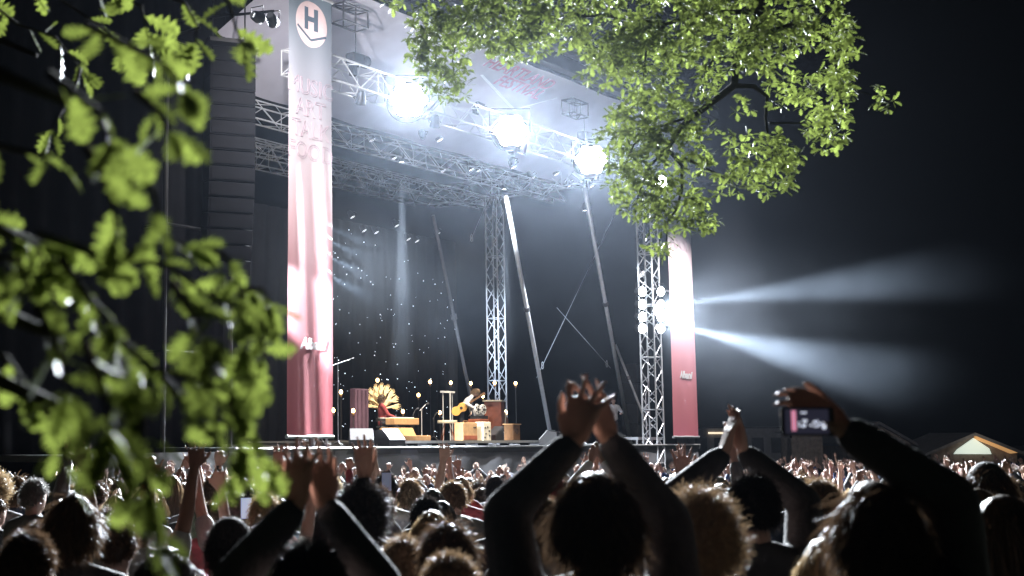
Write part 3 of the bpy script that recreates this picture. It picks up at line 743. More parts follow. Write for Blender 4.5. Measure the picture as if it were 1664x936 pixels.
def cap_mesh(beanie=False):
    mb = MB(); nu = 24; pr = []
    for j in range(8):
        a = R(90 * j / 7); pr.append((math.cos(a), math.sin(a)))
    vs = []; fs = []
    for cz, sz in [(1.0, -.25)] + pr:
        for i in range(nu):
            a = 2 * math.pi * i / nu; vs.append(HC + Vector((HR[0] * 1.12 * cz * math.cos(a), HR[1] * 1.10 * cz * math.sin(a), .035 + HR[2] * .92 * sz)))
    for j in range(8):
        for i in range(nu):
            a, b = j * nu + i, j * nu + (i + 1) % nu; fs.append((a, b, b + nu, a + nu))
    mb.add(vs, fs)
    if not beanie:
        v = []; 
        for k in range(11):
            a = R(20 + 140 * k / 10); v.append(HC + Vector((HR[0] * 1.1 * math.cos(a), HR[1] * 1.08 * math.sin(a), .012)))
        for k in range(11):
            a = R(20 + 140 * k / 10); v.append(HC + Vector((HR[0] * 1.12 * math.cos(a), HR[1] * 1.05 * math.sin(a) + .075 * math.sin(a), -.002)))
        n = len(v); v = v + [q + Vector((0, 0, .006)) for q in v]
        f = [(k, k + 1, k + 12, k + 11) for k in range(10)] + [(k + n, k + 11 + n, k + 12 + n, k + 1 + n) for k in range(10)] + [(11 + k, 12 + k, 12 + k + n, 11 + k + n) for k in range(10)]
        mb.add(v, f)
    return mb.mesh('cap', True)
CAPM = cap_mesh()
def seton(o, m):
    if not o.data.materials: o.data.materials.append(M['skin'])
    o.material_slots[0].link = 'OBJECT'; o.material_slots[0].material = M[m]
def person(fig, hairm, label, loc, rotz, scale=1., skin='skin', top='top_black', hairc='hair_brown', capc=None, group=None, wide=1., bend=0., drop=0., eyes=False):
    r = thing('person', label, 'person', loc, rotz, group, scale); r.scale = (scale * wide, scale * wide, scale)
    for nm, m in (('body', skin), ('top', top), ('trousers', 'trousers'), ('shoes', 'shoes')):
        if fig.get(nm): seton(link({'body': 'body', 'top': 'top', 'trousers': 'trousers', 'shoes': 'shoes'}[nm], fig[nm], 'skin', r), m)
    for me, m, nm in ((hairm, hairc, 'hair'), (CAPM if capc else None, capc, 'cap')):
        if me is None: continue
        o = link(nm, me, 'skin', r); seton(o, m)
        if bend or drop:
            piv = Vector((0, 0, .95 + drop)); o.matrix_local = Matrix.Translation(piv) @ Matrix.Rotation(-bend, 4, 'X') @ Matrix.Translation(-piv) @ Matrix.Translation((0, 0, drop))
    return r
def A(wrist, **k): return dict(wrist=wrist, **k)
HR_LOW = {s: hair(s, 1400, 11 + i) for i, s in enumerate(('short', 'medium', 'long', 'curly', 'bun', 'mop'))}
HR_HI = {s: hair(s, n, 31 + i) for i, (s, n) in enumerate((('short', 5200), ('medium', 5200), ('long', 4200), ('curly', 5000), ('mop', 5200), ('bun', 4200)))}
DN = [A((-.25, .06, .86), palm=(1, 0, 0), pole=(-.4, -1, 0)), A((.25, .06, .86), palm=(-1, 0, 0), pole=(.4, -1, 0))]

# ------------------------------------------------------------------ musicians
FRONT = SROT + math.pi      # facing the audience: local +y must point downstage
def face(dx, dy):           # rotation that turns local +y towards stage direction (dx along the front, dy upstage)
    v = SV * dx + NV * dy; return math.atan2(v[1], v[0]) - R(90)
gb = R(42)
gfig = figure([A((-.10, .30, 1.06), palm=(0, -1, 0), pole=(-1, 0, -.3), dir=(.6, .2, -.3), curl=.7), A((.42, .26, 1.22), palm=(0, -1, 0), pole=(.6, -.2, -1), dir=(-.3, .5, .4), curl=.8)], .014, .018, bend=gb)
gp = sp(750, 3.4); gscale = 1.0
gr = person(gfig, HR_LOW['medium'], 'guitarist in pale patterned shirt bending over his guitar on stage', gp, face(.55, -.8), 1.06, 'skin_pale', 'cream_shirt' if False else 'top_white', 'hair_light', bend=gb)
# guitar
gt = thing('acoustic_guitar', 'honey coloured guitar held by the bending guitarist', 'guitar', gp + Vector((0, 0, 1.12)), face(.55, -.8))
prof = []
for k in range(40):
    a = 2 * math.pi * k / 40; rr = .20 * (1 + .18 * math.cos(2 * a)) - (.05 * math.exp(-((abs(math.sin(a)) - 1) / .12) ** 2)); prof.append((rr * math.cos(a) * 1.15, rr * math.sin(a)))
gt.rotation_euler.z += R(90); gt.location = gp + Vector((0, 0, .98))
g0 = MB().prism(prof, -.05, .05).build('body', 'guitar_top', gt, bevel=.012); g0.location = (-.06, -.27, .02); g0.rotation_euler = (0, R(-32), 0)
for nm, c, sz in (('neck', .50, (.62, .03, .06)), ('headstock', .88, (.17, .03, .09))):
    o = MB().box((c, -.02, 0), sz).build(nm, 'wood_brown', gt); o.location = (-.06, -.27, .02); o.rotation_euler = (0, R(-32), 0)
o = MB().lathe([(.001, 0), (.05, 0), (.05, .006), (.001, .006)], (0, 0, 0), 14, Matrix.Rotation(R(90), 3, 'X')).build('sound_hole', 'black', gt); o.location = (-.0, -.327, .06)
kfig = figure([A((-.18, .36, 1.10), palm=(0, 0, -1), pole=(-.6, -.2, -1), dir=(0, 1, -.2)), A((.18, .36, 1.10), palm=(0, 0, -1), pole=(.6, -.2, -1), dir=(0, 1, -.2))], .014, .018, sit=True)
kp = sp(621, 3.8)
person(kfig, HR_LOW['mop'], 'seated keyboard player in red and black below the hand fan', kp, face(.75, -.55), 1.04, 'skin_pale', 'top_red', 'hair_brown', drop=-.42)
r = thing('stool', 'low black stool under the keyboard player', 'stool', kp, SROT)
MB().lathe([(.002, .44), (.17, .44), (.18, .42), (.17, .40), (.002, .40)], (0, 0, 0), 14).build('seat', 'black', r)
for a in range(3): MB().tube([(.05 * math.cos(a * 2.1), .05 * math.sin(a * 2.1), .40), (.17 * math.cos(a * 2.1), .17 * math.sin(a * 2.1), 0)], .015, 6).build('leg', 'black', r)
mfig = figure([A((-.12, .30, 1.12), palm=(1, 0, 0), pole=(-.8, -.2, -1), curl=.7), A((.14, .32, 1.02), palm=(-1, 0, 0), pole=(.8, -.2, -1), curl=.7)], .014, .018)
person(mfig, HR_LOW['short'], 'musician in grey jacket standing left of the raised hands', sp(924, 4.6, DECK + .002), face(.1, -1), 1.04, 'skin', 'top_grey', 'hair_brown', capc='cap_grey')
person(figure([A((-.22, .34, 1.15), palm=(0, 0, -1), pole=(-.8, -.2, -1), curl=.6), A((.24, .36, 1.22), palm=(0, 0, -1), pole=(.8, -.2, -1), curl=.6)], .014, .018), HR_LOW['short'], 'musician in white shirt beside the gramophone horn', sp(998, 4.4, DECK + .002), face(-.8, -.6), 1.03, 'skin', 'top_white', 'hair_black')
# horn
r = st_thing('gramophone_horn', 'grey flared horn on a stand behind the white shirted musician', 'horn', 976, 5.0, DECK + .002)
MB().lathe([(.02, 0), (.05, .15), (.10, .32), (.2, .45), (.33, .52), (.345, .53)], (0, 0, 1.45), 18, Matrix.Rotation(R(-75), 3, 'Y') @ Matrix.Rotation(R(20), 3, 'X')).build('horn', 'cap_grey', r, True)
MB().tube([(0, 0, 0), (0, 0, 1.45)], .02, 6).build('stand', 'black', r)
for a in range(3): MB().tube([(0, 0, .3), (.3 * math.cos(a * 2.1), .3 * math.sin(a * 2.1), .01)], .012, 5).build('leg', 'black', r)
# hand fan
hm = MB(); cap(hm, (0, 0, 0), (0, 0, .33), .018, .034, 10); hand(hm, (0, 0, .33), (0, 0, 1), (0, -1, 0), 1, .08, .28, 1.15)
HAND_CARVED = remesh(hm, .009, 1); HAND_CARVED.materials.append(M['gold'])
r = st_thing('hand_fan', 'ochre fan of carved hands standing behind the keyboard player', 'stage prop', 620, 4.7, RZ, R(-10))
fz = ST(620, 664, 4.7)[1] - RZ
MB().tube([(0, 0, 0), (0, 0, fz)], .03, 8).build('post', 'wood_brown', r)
MB().ball((0, .02, fz + .03), (.16, .05, .16), 14, 8).build('hub', 'gold', r, True)
for row, (nh, sc_, y) in enumerate(((9, 1.5, 0), (8, 1.2, -.06), (5, .85, -.12))):
    for k in range(nh):
        a = R(-82 + 164 * k / (nh - 1)); link('carved_hand', HAND_CARVED, None, r, loc=(.04 * math.sin(a), y, fz + .04 * math.cos(a)), rot=(0, a, 0), scale=(sc_ * .9, sc_, sc_))
# keyboards
def box_thing(name, label, cat, u, D, w, d, h, m, z=None, rot=0., parts=(), bevel=.015, group=None):
    r = st_thing(name, label, cat, u, D, z, rot, group)
    MB().box((0, 0, h / 2), (w, d, h)).build('cabinet', m, r, bevel=bevel)
    return r
r = st_thing('wooden_keyboard', 'tan wooden keyboard on a folding black stand', 'keyboard', 654, 2.6, RZ, R(-12))
hk = ST(654, 690, 2.6)[1] - RZ
MB().box((0, 0, hk + .09), (.95, .42, .2)).build('case', 'wood_tan', r, bevel=.02)
MB().box((0, .02, hk + .2), (.8, .16, .03)).build('key_bed', 'white', r)
for s in (-1, 1):
    for y in (-.15, .15): MB().tube([(s * .3, y, 0), (-s * .3, y, hk)], .016, 6).build('leg', 'black', r)
r = st_thing('piano_keyboard', 'small white keyed keyboard in front of the seated player', 'keyboard', 634, 3.1, RZ, R(-30))
MB().box((0, 0, .62), (.8, .3, .09)).build('case', 'black', r, bevel=.01); MB().box((0, -.03, .672), (.72, .16, .02)).build('keys', 'white', r)
for s in (-.3, .3): MB().tube([(s, 0, 0), (s, 0, .58)], .02, 6).build('leg', 'black', r)
r = st_thing('open_case', 'open tan instrument case lying on the left of the stage', 'case', 663, 1.9, RZ, R(5))
MB().box((0, 0, .08), (1.7, .5, .16)).build('tray', 'wood_tan', r, bevel=.02)
o = MB().box((0, 0, .06), (1.7, .5, .08)).build('lid', 'wood_tan', r, bevel=.02); o.location = (-.05, .3, .12); o.rotation_euler = (R(62), 0, 0)
# rack with shelf, stool, mic stands
r = st_thing('keyboard_rack', 'thin white upright rack left of the guitarist', 'rack', 728, 4.0, RZ)
hh = ST(728, 638, 4.0)[1] - RZ
for x in (-.26, .26): MB().tube([(x, 0, 0), (x, 0, hh)], .018, 6).build('post', 'alu', r)
MB().tube([(0, -.1, 0), (0, -.1, hh)], .022, 6).build('post', 'white', r); MB().box((0, 0, hh + .02), (.66, .12, .06)).build('crossbar', 'white', r)
r = st_thing('stool', 'round cream topped stool beside the guitarist', 'stool', 727, 3.0, RZ)
hs = ST(727, 683, 3.0)[1] - RZ
MB().lathe([(.002, hs), (.30, hs), (.31, hs - .04), (.3, hs - .09), (.002, hs - .09)], (0, 0, 0), 18).build('seat', 'cream', r)
for a in range(4): MB().tube([(.12 * math.cos(a * 1.57), .12 * math.sin(a * 1.57), hs - .09), (.26 * math.cos(a * 1.57), .26 * math.sin(a * 1.57), 0)], .014, 6).build('leg', 'wood_red', r)
def mic(u, v, D, label, boom=.35, z=None, rot=0., m='alu'):
    zb = RZ if z is None else z; t, zt = ST(u, v, D); r = thing('microphone_stand', label, 'microphone stand', W(t, D, zb), SROT + rot, 'microphone stands'); h = zt - zb
    MB().tube([(0, 0, .12), (0, 0, h)], .013, 6).build('pole', m, r); MB().tube([(-boom * .4, 0, h - .06), (boom, 0, h + .12)], .011, 6).build('boom', m, r)
    MB().tube([(boom, 0, h + .12), (boom + .16, 0, h + .16)], [.02, .03], 8).build('microphone', 'black', r)
    for a in range(3): MB().tube([(0, 0, .14), (.28 * math.cos(a * 2.1), .28 * math.sin(a * 2.1), .006)], .010, 5).build('leg', m, r)
mic(685, 664, 2.3, 'silver microphone stand between keyboard and rack', .2)
mic(672, 672, 3.2, 'thin dark microphone stand behind the open case', .1, m='black')
mic(549, 590, 1.2, 'tall boom microphone stand at the left banner edge', .5, DECK + .002)
mic(705, 678, 2.8, 'low microphone stand left of the stool', .12, m='black')
mic(1049, 640, 1.2, 'microphone stand left of the right tower', .15, DECK + .002)
mic(945, 668, 4.0, 'microphone stand behind the raised hands', .2, DECK + .002)
# amps
r = box_thing('amplifier', 'tan leather amplifier in front of the guitarist', 'amplifier', 757, 1.9, .76, .32, .55, 'wood_tan', RZ)
MB().box((0, -.168, .10), (.70, .02, .12)).build('grille', 'wood_red', r); MB().tube([(-.15, 0, .56), (-.1, 0, .6), (.1, 0, .6), (.15, 0, .56)], .012, 6).build('handle', 'wood_brown', r)
for x in (.18, .26): MB().lathe([(.001, 0), (.025, 0), (.025, .02), (.001, .02)], (x, -.17, .40), 10, Matrix.Rotation(R(90), 3, 'X')).build('knob', 'black', r)
r = box_thing('amplifier', 'cream amplifier with black dials right of the tan one', 'amplifier', 785, 1.9, .44, .3, .58, 'cream', RZ)
for x, z in ((-.12, .4), (.02, .42), (.1, .3), (-.08, .22), (.12, .16), (-.14, .1)): MB().lathe([(.001, 0), (.03, 0), (.03, .015), (.001, .015)], (x, -.152, z), 10, Matrix.Rotation(R(90), 3, 'X')).build('dial', 'black', r)
r = st_thing('reel_player', 'white twin reel tape player behind the amplifiers', 'tape player', 778, 2.7, RZ)
hb = ST(778, 681, 2.7)[1] - RZ
MB().box((0, 0, hb / 2), (.6, .4, hb)).build('base', 'wood_red', r, bevel=.02); MB().box((0, -.02, hb + .05), (.56, .3, .1)).build('control_panel', 'black', r)
for s in (-1, 1):
    o = MB().lathe([(.001, 0), (.16, 0), (.175, .02), (.16, .05), (.001, .05)], (0, 0, 0), 22, Matrix.Rotation(R(90), 3, 'X')).build('reel', 'white', r); o.location = (s * .16, -.04, hb + .30)
    MB().lathe([(.001, 0), (.045, 0), (.045, .02), (.001, .02)], (0, -.052, 0), 12, Matrix.Rotation(R(90), 3, 'X')).build('reel_hub', 'black', o)
    for a in range(5): MB().lathe([(.001, 0), (.024, 0), (.024, .012), (.001, .012)], (.105 * math.cos(a * 1.257), -.051, .105 * math.sin(a * 1.257)), 10, Matrix.Rotation(R(90), 3, 'X')).build('reel_hole', 'black', o)
MB().prism([(-.22, hb + .1), (.22, hb + .1), (.3, hb + .3), (-.3, hb + .3)], -.05, .02).build('face_plate', 'white', r)
r = st_thing('red_organ', 'red brown wooden organ with scrolled side and cream top', 'organ', 806, 3.0, RZ, R(20))
ho = ST(806, 652, 3.0)[1] - RZ
MB().prism([(-.42, 0), (.30, 0), (.30, .35), (.62, .55), (.60, .72), (.20, .86), (.06, ho - .02), (-.42, ho - .02)], -.28, .28).build('case', 'wood_red', r, bevel=.02)
MB().box((-.18, 0, ho), (.62, .64, .05)).build('lid', 'cream', r, bevel=.01); MB().box((.5, 0, .74), (.3, .5, .04)).build('key_shelf', 'cream', r)
MB().tube([(-.1, -.31, .2), (.1, -.31, .92)], .025, 6).build('strut', 'cream', r)
r = box_thing('small_cabinet', 'small brown wooden cabinet right of the amplifiers', 'cabinet', 832, 1.7, .40, .34, .50, 'wood_brown', RZ)
MB().box((0, 0, .515), (.46, .40, .03)).build('lid', 'wood_tan', r); MB().lathe([(.06, 0), (.07, .01), (.08, 0)], (0, -.175, .3), 14, Matrix.Rotation(R(90), 3, 'X')).build('emblem', 'black', r)
for x in (-.16, .16): MB().box((x, -.14, -.0), (.05, .05, .004)).build('foot', 'black', r)
r = box_thing('storage_box', 'small white box beside the dark floor monitor', 'box', 820, 2.0, .28, .28, .26, 'white', RZ)
MB().box((0, 0, .27), (.3, .3, .03)).build('lid', 'white', r)
r = st_thing('dais', 'low pale platform left of the right tower foot', 'platform', 1036, 1.6, DECK + .002)
MB().box((0, 0, .2), (1.9, 1.0, .1)).build('top', 'alu', r)
for x in (-.85, -.3, .3, .85): MB().tube([(x, -.4, 0), (x, -.4, .15)], .04, 8).build('foot', 'alu', r)
r = st_thing('side_fill_stack', 'dark stack of loudspeaker boxes behind the right musicians', 'loudspeaker', 1032, 6.2, DECK + .002)
for k in range(4):
    b = MB().box((0, 0, .42 + k * .86), (.95, .75, .84)).build('cabinet', 'black', r, bevel=.02); MB().box((0, -.385, .42 + k * .86), (.86, .02, .74)).build('grille', 'alu_dark', b)

# ------------------------------------------------------------------ buildings on the far right
def gable(name, label, u0, u1, vr, ve, Y, wallm, roofm, depth=6, windows=0, lit=False):
    a = P(u0, ve, Y); b = P(u1, ve, Y); ap = P((u0 + u1) / 2, vr, Y); w = b.x - a.x; zg_ = ground_z(0, Y)
    r = thing(name, label, 'building', ((a.x + b.x) / 2, Y, zg_), R(-12)); he = a.z - zg_; hr = ap.z - zg_
    MB().prism([(-w * .46, 0), (w * .46, 0), (w * .46, he), (0, hr - .12), (-w * .46, he)], 0, depth).build('wall', wallm, r)
    for s in (-1, 1):
        dx = w * .54; sl = (hr - he) / (w * .5)
        MB().prism([(0, hr + .03), (s * dx, hr + .03 - sl * dx), (s * dx, hr - .1 - sl * dx), (0, hr - .1)], -.45, depth + .4).build('roof', roofm, r)
    for k in range(windows):
        x = (k - (windows - 1) / 2) * w * .3
        o = MB().box((x, -.03, he - .75), (w * .2, .06, .9)).build('window', 'drape', r)
        for q in (-1, 1): MB().box((x + q * w * .1, -.08, he - .75), (.08, .06, 1.0)).build('frame', 'cap_grey', o)
        MB().box((x, -.08, he - .28), (w * .22, .06, .08)).build('frame', 'cap_grey', o); MB().box((x, -.08, he - 1.22), (w * .22, .06, .08)).build('frame', 'cap_grey', o); MB().box((x, -.08, he - .75), (.05, .05, .9)).build('frame', 'cap_grey', o)
    return r
M['shed'] = mat('weathered_boards', (.24, .20, .17), .9, 0, .3, 6); M['slate'] = mat('grey_roof', (.18, .18, .19), .8, 0, .2, 4)
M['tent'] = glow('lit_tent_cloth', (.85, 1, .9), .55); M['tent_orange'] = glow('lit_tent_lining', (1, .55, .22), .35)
gable('grey_house', 'grey gabled house with dark windows behind the phone arm', 1375, 1480, 686, 719, 62, 'shed', 'slate', 8, 2)
te = gable('lit_tent', 'market tent with glowing pale gable at far right', 1512, 1652, 704, 735, 58, 'shed', 'slate', 7)
a = P(1548, 735, 58); b = P(1618, 735, 58); 
MB().prism([(-.85, 1.95), (.7, 1.95), (.62, 2.2), (0, 2.66), (-.7, 2.15)], -.12, -.05).build('lit_gable', 'tent', te)
tl_ = bpy.data.lights.new('tent_fill', 'POINT'); tl_.energy = 12; tl_.color = (1, .85, .65); tl_.shadow_soft_size = .1; to_ = bpy.data.objects.new('tent_fill', tl_); COL.objects.link(to_); to_.parent = te; to_.location = (0, -1.2, 2.3)  # added light before the tent, brightening the house beside it
MB().prism([(.05, 2.78), (1.75, 2.02), (1.45, 1.98), (.02, 2.64)], -.3, -.05).build('lit_lining', 'tent_orange', te)
sh = thing('wooden_shed', 'upright board shed left of the phone arm', 'building', P(1313, 745, 56), R(-8)); w_ = 1.25; zt = P(1313, 704, 56).z - P(1313, 745, 56).z
zb_ = ground_z(0, 56) - P(1313, 745, 56).z
for k in range(12): MB().box((-w_ * .5 + w_ * (k + .5) / 12, 0, (zt + zb_) / 2), (w_ / 12 - .012, .06, zt - zb_)).build('plank', 'shed', sh)
MB().box((0, 1.2, (zt + zb_) / 2 - .1), (w_, 2.2, zt - zb_ - .2)).build('wall', 'shed', sh); MB().box((0, 1.2, zt + .06), (w_ + .3, 2.9, .1)).build('roof', 'slate', sh)
ct = thing('site_container', 'long dark site cabin beyond the right banner', 'building', P(1205, 745, 70), R(-5)); zt = P(1205, 696, 70).z - P(1205, 745, 70).z; zb_ = ground_z(0, 70) - P(1205, 745, 70).z
MB().box((0, 2, (zt + zb_) / 2), (5.4, 3, zt - zb_)).build('wall', 'slate', ct); MB().box((0, 2, zt + .05), (5.6, 3.2, .1)).build('roof', 'black', ct)
o = MB().box((-1.0, .42, zt - .25), (1.2, .12, .1)).build('strip_lamp', glow('lamp_strip', (1, .8, .55), 1.2), ct)
for k in range(5): MB().box((-2 + k, .47, zt - .9), (.6, .06, .8)).build('door_panel', 'black', ct)

# ------------------------------------------------------------------ crowd prototypes
def two(l, r, **k): return figure([l, r], .0125, .02, **k)
UPN = (0, .25, 1)
PROTO = {
 'clap_high': two(A((-.045, .16, 1.86), palm=(.75, .6, 0), pole=(-1, .2, -.2), dir=(.25, .1, 1), thumb=1, curl=.15, spread=.3), A((.045, .16, 1.86), palm=(-.75, .6, 0), pole=(1, .2, -.2), dir=(-.25, .1, 1), thumb=-1, curl=.15, spread=.3)),
 'clap_wide': two(A((-.17, .20, 1.80), palm=(1, .2, 0), pole=(-1, .2, -.3), dir=(.05, .1, 1), thumb=1), A((.15, .18, 1.83), palm=(-1, .2, 0), pole=(1, .2, -.3), dir=(0, .1, 1), thumb=-1)),
 'both_up': two(A((-.30, .08, 1.93), palm=(0, 1, 0), pole=(-1, -.2, -.2), dir=(-.15, .1, 1), thumb=1, spread=.3, curl=.08), A((.28, .10, 1.95), palm=(0, 1, 0), pole=(1, -.2, -.2), dir=(.1, .1, 1), thumb=-1, spread=.3, curl=.08), sleeve=.5),
 'one_up': two(DN[0], A((.20, .12, 1.95), palm=(0, 1, 0), pole=(1, -.2, -.2), dir=(.02, .12, 1), thumb=-1, curl=.75)),
 'left_up': two(A((-.22, .12, 1.94), palm=(0, 1, 0), pole=(-1, -.2, -.2), dir=(-.05, .1, 1), thumb=1, spread=.32, curl=.06), DN[1], sleeve=.5),
 'clap_face': two(A((-.045, .36, 1.52), palm=(1, 0, 0), pole=(-1, 0, -1), dir=(.1, .4, 1), thumb=1), A((.045, .36, 1.52), palm=(-1, 0, 0), pole=(1, 0, -1), dir=(-.1, .4, 1), thumb=-1)),
 'still': two(*DN),
 'still_hood': two(*DN, hood=True, loose=.022),
}
POSEW = {'clap_high': 'clapping hands high overhead', 'clap_wide': 'both hands raised apart', 'both_up': 'bare arms stretched up, fingers spread', 'one_up': 'one fist raised', 'left_up': 'left palm raised open', 'clap_face': 'clapping before the face', 'still': 'arms down', 'still_hood': 'hood on the back, arms down'}
HCOL = {'hair_black': 'black', 'hair_brown': 'brown', 'hair_light': 'light brown', 'hair_blond': 'blond', 'hair_grey': 'grey'}
TCOL = {'top_black': 'black', 'top_navy': 'navy', 'top_grey': 'grey', 'top_white': 'white', 'top_red': 'red', 'top_blue': 'blue', 'top_olive': 'olive'}
taken = []; hero_tops = []
aimp = W(9, 3, 0)
def turn(x, y): return math.atan2(aimp.y - y, aimp.x - x) - R(90)

# ---- near people, one by one
def hero(u, vtop, d, label, hairs='short', hairc='hair_brown', top='top_black', skin='skin', arms=None, pose=None, capc=None, yaw=0., wide=1., puffy=.02, hood=False, sleeve=1.0, loose=.02, stretch=0., baldm=False):
    p = P(u, vtop, d); zg_ = ground_z(p.x, p.y); sca = (p.z - zg_) / (1.75 + puffy); loc = Vector((p.x, p.y, zg_)); rz = turn(p.x, p.y) + yaw
    taken.append((p.x, p.y, .33)); hero_tops.append((p.x, p.y, p.z))
    if arms is not None:
        mi = Matrix.Rotation(-rz, 3, 'Z'); AA = []
        for s, a in zip((-1, 1), arms):
            if a is None: AA.append(DN[0 if s < 0 else 1]); continue
            a = dict(a)
            q = mi @ (P(*a['at']) - loc) / sca; q.x /= wide; q.y /= wide; a['wrist'] = q; a['abs'] = True
            for kk in ('pole', 'dir', 'palm'):
                if kk in a: a[kk] = mi @ Vector(a[kk])
            AA.append(a)
        f = figure(AA, .0078, .014, hood=hood, sleeve=sleeve, loose=loose, stretch=stretch)
    else: f = PROTO[pose or 'still']
    return person(f, None if hairs is None else HR_HI[hairs], label, loc, rz, sca, skin, top, hairc, capc, wide=wide)
hero(966, 762, 3.3, 'person in dark jacket with hands joined overhead in the centre foreground', 'medium', 'hair_brown', 'top_black', yaw=0, wide=1.08, loose=.016, stretch=-.01,
     arms=[dict(at=(932, 718, 3.40), pole=(-1, .75, 0), dir=(.30, .02, 1), palm=(.7, .7, 0), thumb=1, curl=.14, spread=.62, size=1.12), dict(at=(990, 714, 3.46), pole=(1, .75, 0), dir=(-.38, .02, 1), palm=(-.7, .7, 0), thumb=-1, curl=.14, spread=.62, size=1.12)])
hero(1422, 776, 3.0, 'large dark haired person holding up a phone at the right', 'medium', 'hair_brown', 'top_black', wide=1.0, loose=.02, stretch=.03,
     arms=[None, dict(at=(1372, 697, 3.0), pole=(1, 0, -.3), dir=(-.75, .1, .55), palm=(-.4, .6, -.2), thumb=-1, curl=.45, spread=.2, size=1.1)])
hero(500, 876, 3.0, 'person in dark jacket clapping overhead left of the bald head', 'short', 'hair_black', 'top_black', wide=1.0, loose=.018, stretch=.0,
     arms=[dict(at=(482, 822, 3.1), pole=(-1, .8, -.1), dir=(.05, .02, 1), palm=(.7, .7, 0), thumb=1, curl=.15, spread=.45, size=1.12), dict(at=(528, 822, 3.14), pole=(1, .8, -.1), dir=(-.15, .02, 1), palm=(-.7, .7, 0), thumb=-1, curl=.15, spread=.45, size=1.12)])
hero(481, 894, 3.6, 'bald person at the bottom left of the crowd', None, skin='skin', top='top_black', puffy=0, wide=1.1)
hero(731, 898, 3.7, 'fair short haired person at the bottom below the brown haired one', 'short', 'hair_light', 'top_grey', wide=1.05)
hero(728, 848, 4.6, 'brown mop haired person above the fair bottom head', 'mop', 'hair_brown', 'top_black')
hero(702, 826, 5.6, 'blond long haired person left of the brown mop haired one', 'long', 'hair_blond', 'top_black')
hero(610, 789, 6.4, 'tall short haired person with dark coat below the dark floor monitor', 'short', 'hair_brown', 'top_black')
hero(374, 842, 4.6, 'person in dark cap under the left leaves', 'short', 'hair_black', 'top_black', capc='cap_black')
hero(655, 868, 4.9, 'person with curly bun beside the tall short haired one', 'bun', 'hair_light', 'top_black')
hero(692, 806, 7.4, 'round dark head behind the blond long haired person', 'short', 'hair_black', 'top_navy')
hero(1135, 808, 3.9, 'person with curly fair hair right of the centre figure', 'curly', 'hair_light', 'top_black', wide=1.05)
hero(1222, 768, 4.9, 'dark haired man clapping overhead right of the curly fair head', 'short', 'hair_black', 'top_black', loose=.025, stretch=.03,
     arms=[dict(at=(1176, 738, 5.1), pole=(-1, 0, -.6), dir=(.30, .02, 1), palm=(1, 0, 0), thumb=1, curl=.12, spread=.22, size=1.15), dict(at=(1208, 735, 5.12), pole=(1, 0, -.5), dir=(-.15, .02, 1), palm=(-1, 0, 0), thumb=-1, curl=.12, spread=.22, size=1.15)])
hero(1330, 778, 6.2, 'short fair haired man in dark jacket left of the phone holder', 'short', 'hair_light', 'top_navy', 'skin_pale', yaw=R(30))
hero(1520, 778, 6.0, 'bowl cut fair haired person right of the phone holder', 'medium', 'hair_light', 'top_black', 'skin_pale')
hero(1604, 752, 6.2, 'person in dark cap near the right edge', 'medium', 'hair_brown', 'top_black', capc='cap_black')
hero(1590, 790, 4.9, 'long brown haired person with grey top at the right edge', 'long', 'hair_light', 'top_grey', yaw=R(25))
hero(1634, 800, 4.2, 'brown haired person in black at the right frame edge', 'long', 'hair_brown', 'top_black', yaw=R(35))
hero(1348, 868, 3.4, 'long blond haired person below the phone arm', 'long', 'hair_blond', 'top_black')
hero(1085, 788, 7.0, 'person in dark cap behind the curly fair head', 'short', 'hair_brown', 'top_black', capc='cap_black')
hero(876, 800, 5.2, 'light haired person left of the centre figure', 'medium', 'hair_light', 'top_grey')
hero(588, 792, 5.6, 'person with one dark hand raised below the stage edge', 'curly', 'hair_black', 'top_black',
     arms=[None, dict(at=(592, 778, 5.7), pole=(-.3, 0, -1), dir=(-.03, 0, 1), palm=(-.6, .8, 0), thumb=-1, curl=.12, spread=.25, size=1.2)])
hero(1092, 812, 7.2, 'person raising one dark open hand below the right banner', 'short', 'hair_black', 'top_black',
     arms=[None, dict(at=(1108, 774, 7.3), pole=(.3, 0, -1), dir=(.02, 0, 1), palm=(0, 1, 0), thumb=-1, curl=.12, spread=.4, size=1.2)])
hero(190, 838, 5.2, 'person with bun seen through the lower left leaves', 'bun', 'hair_brown', 'top_black')
hero(120, 800, 4.8, 'brown haired person at far left behind the leaves', 'medium', 'hair_brown', 'top_black')
hero(45, 862, 4.0, 'short haired person in the bottom left corner', 'short', 'hair_brown', 'top_black')
hero(270, 885, 3.6, 'dark haired person at the bottom under the hanging leaves', 'medium', 'hair_black', 'top_black')
hero(1500, 880, 3.0, 'person in pale grey top at the bottom right', 'medium', 'hair_black', 'top_grey')

# phone in the hand
pc = P(1312, 685, 2.98)
ph = thing('mobile_phone', 'black phone filming the stage, held up at the right', 'phone', pc, R(6))
M['screen'] = glow('phone_screen', (.02, .02, .035), .8); M['scr_pink'] = glow('screen_pink', (.75, .28, .42), .9); M['scr_white'] = glow('screen_white', (.8, .85, 1), 1.0)
MB().box((0, 0, 0), (.128, .0085, .066)).build('case', 'black', ph, bevel=.004)
MB().box((-.004, -.0055, 0), (.104, .002, .056)).build('screen', 'screen', ph)
MB().box((-.036, -.0072, .002), (.010, .001, .046)).build('screen_picture', 'scr_pink', ph)
rs = random.Random(5); m_ = MB()
for k in range(16): m_.box((-.024 + rs.random() * .06, -.0072, -.012 + rs.random() * .014), (.002 + rs.random() * .005, .001, .002 + rs.random() * .004))
m_.box((-.012, -.0072, .02), (.014, .001, .003)); m_.box((.036, -.0072, -.012), (.008, .001, .010)); m_.build('screen_picture', 'scr_white', ph)
m_ = MB(); m_.tube([(-.05, 0, .034), (-.04, 0, .034)], .002, 5); m_.build('button', 'black', ph)
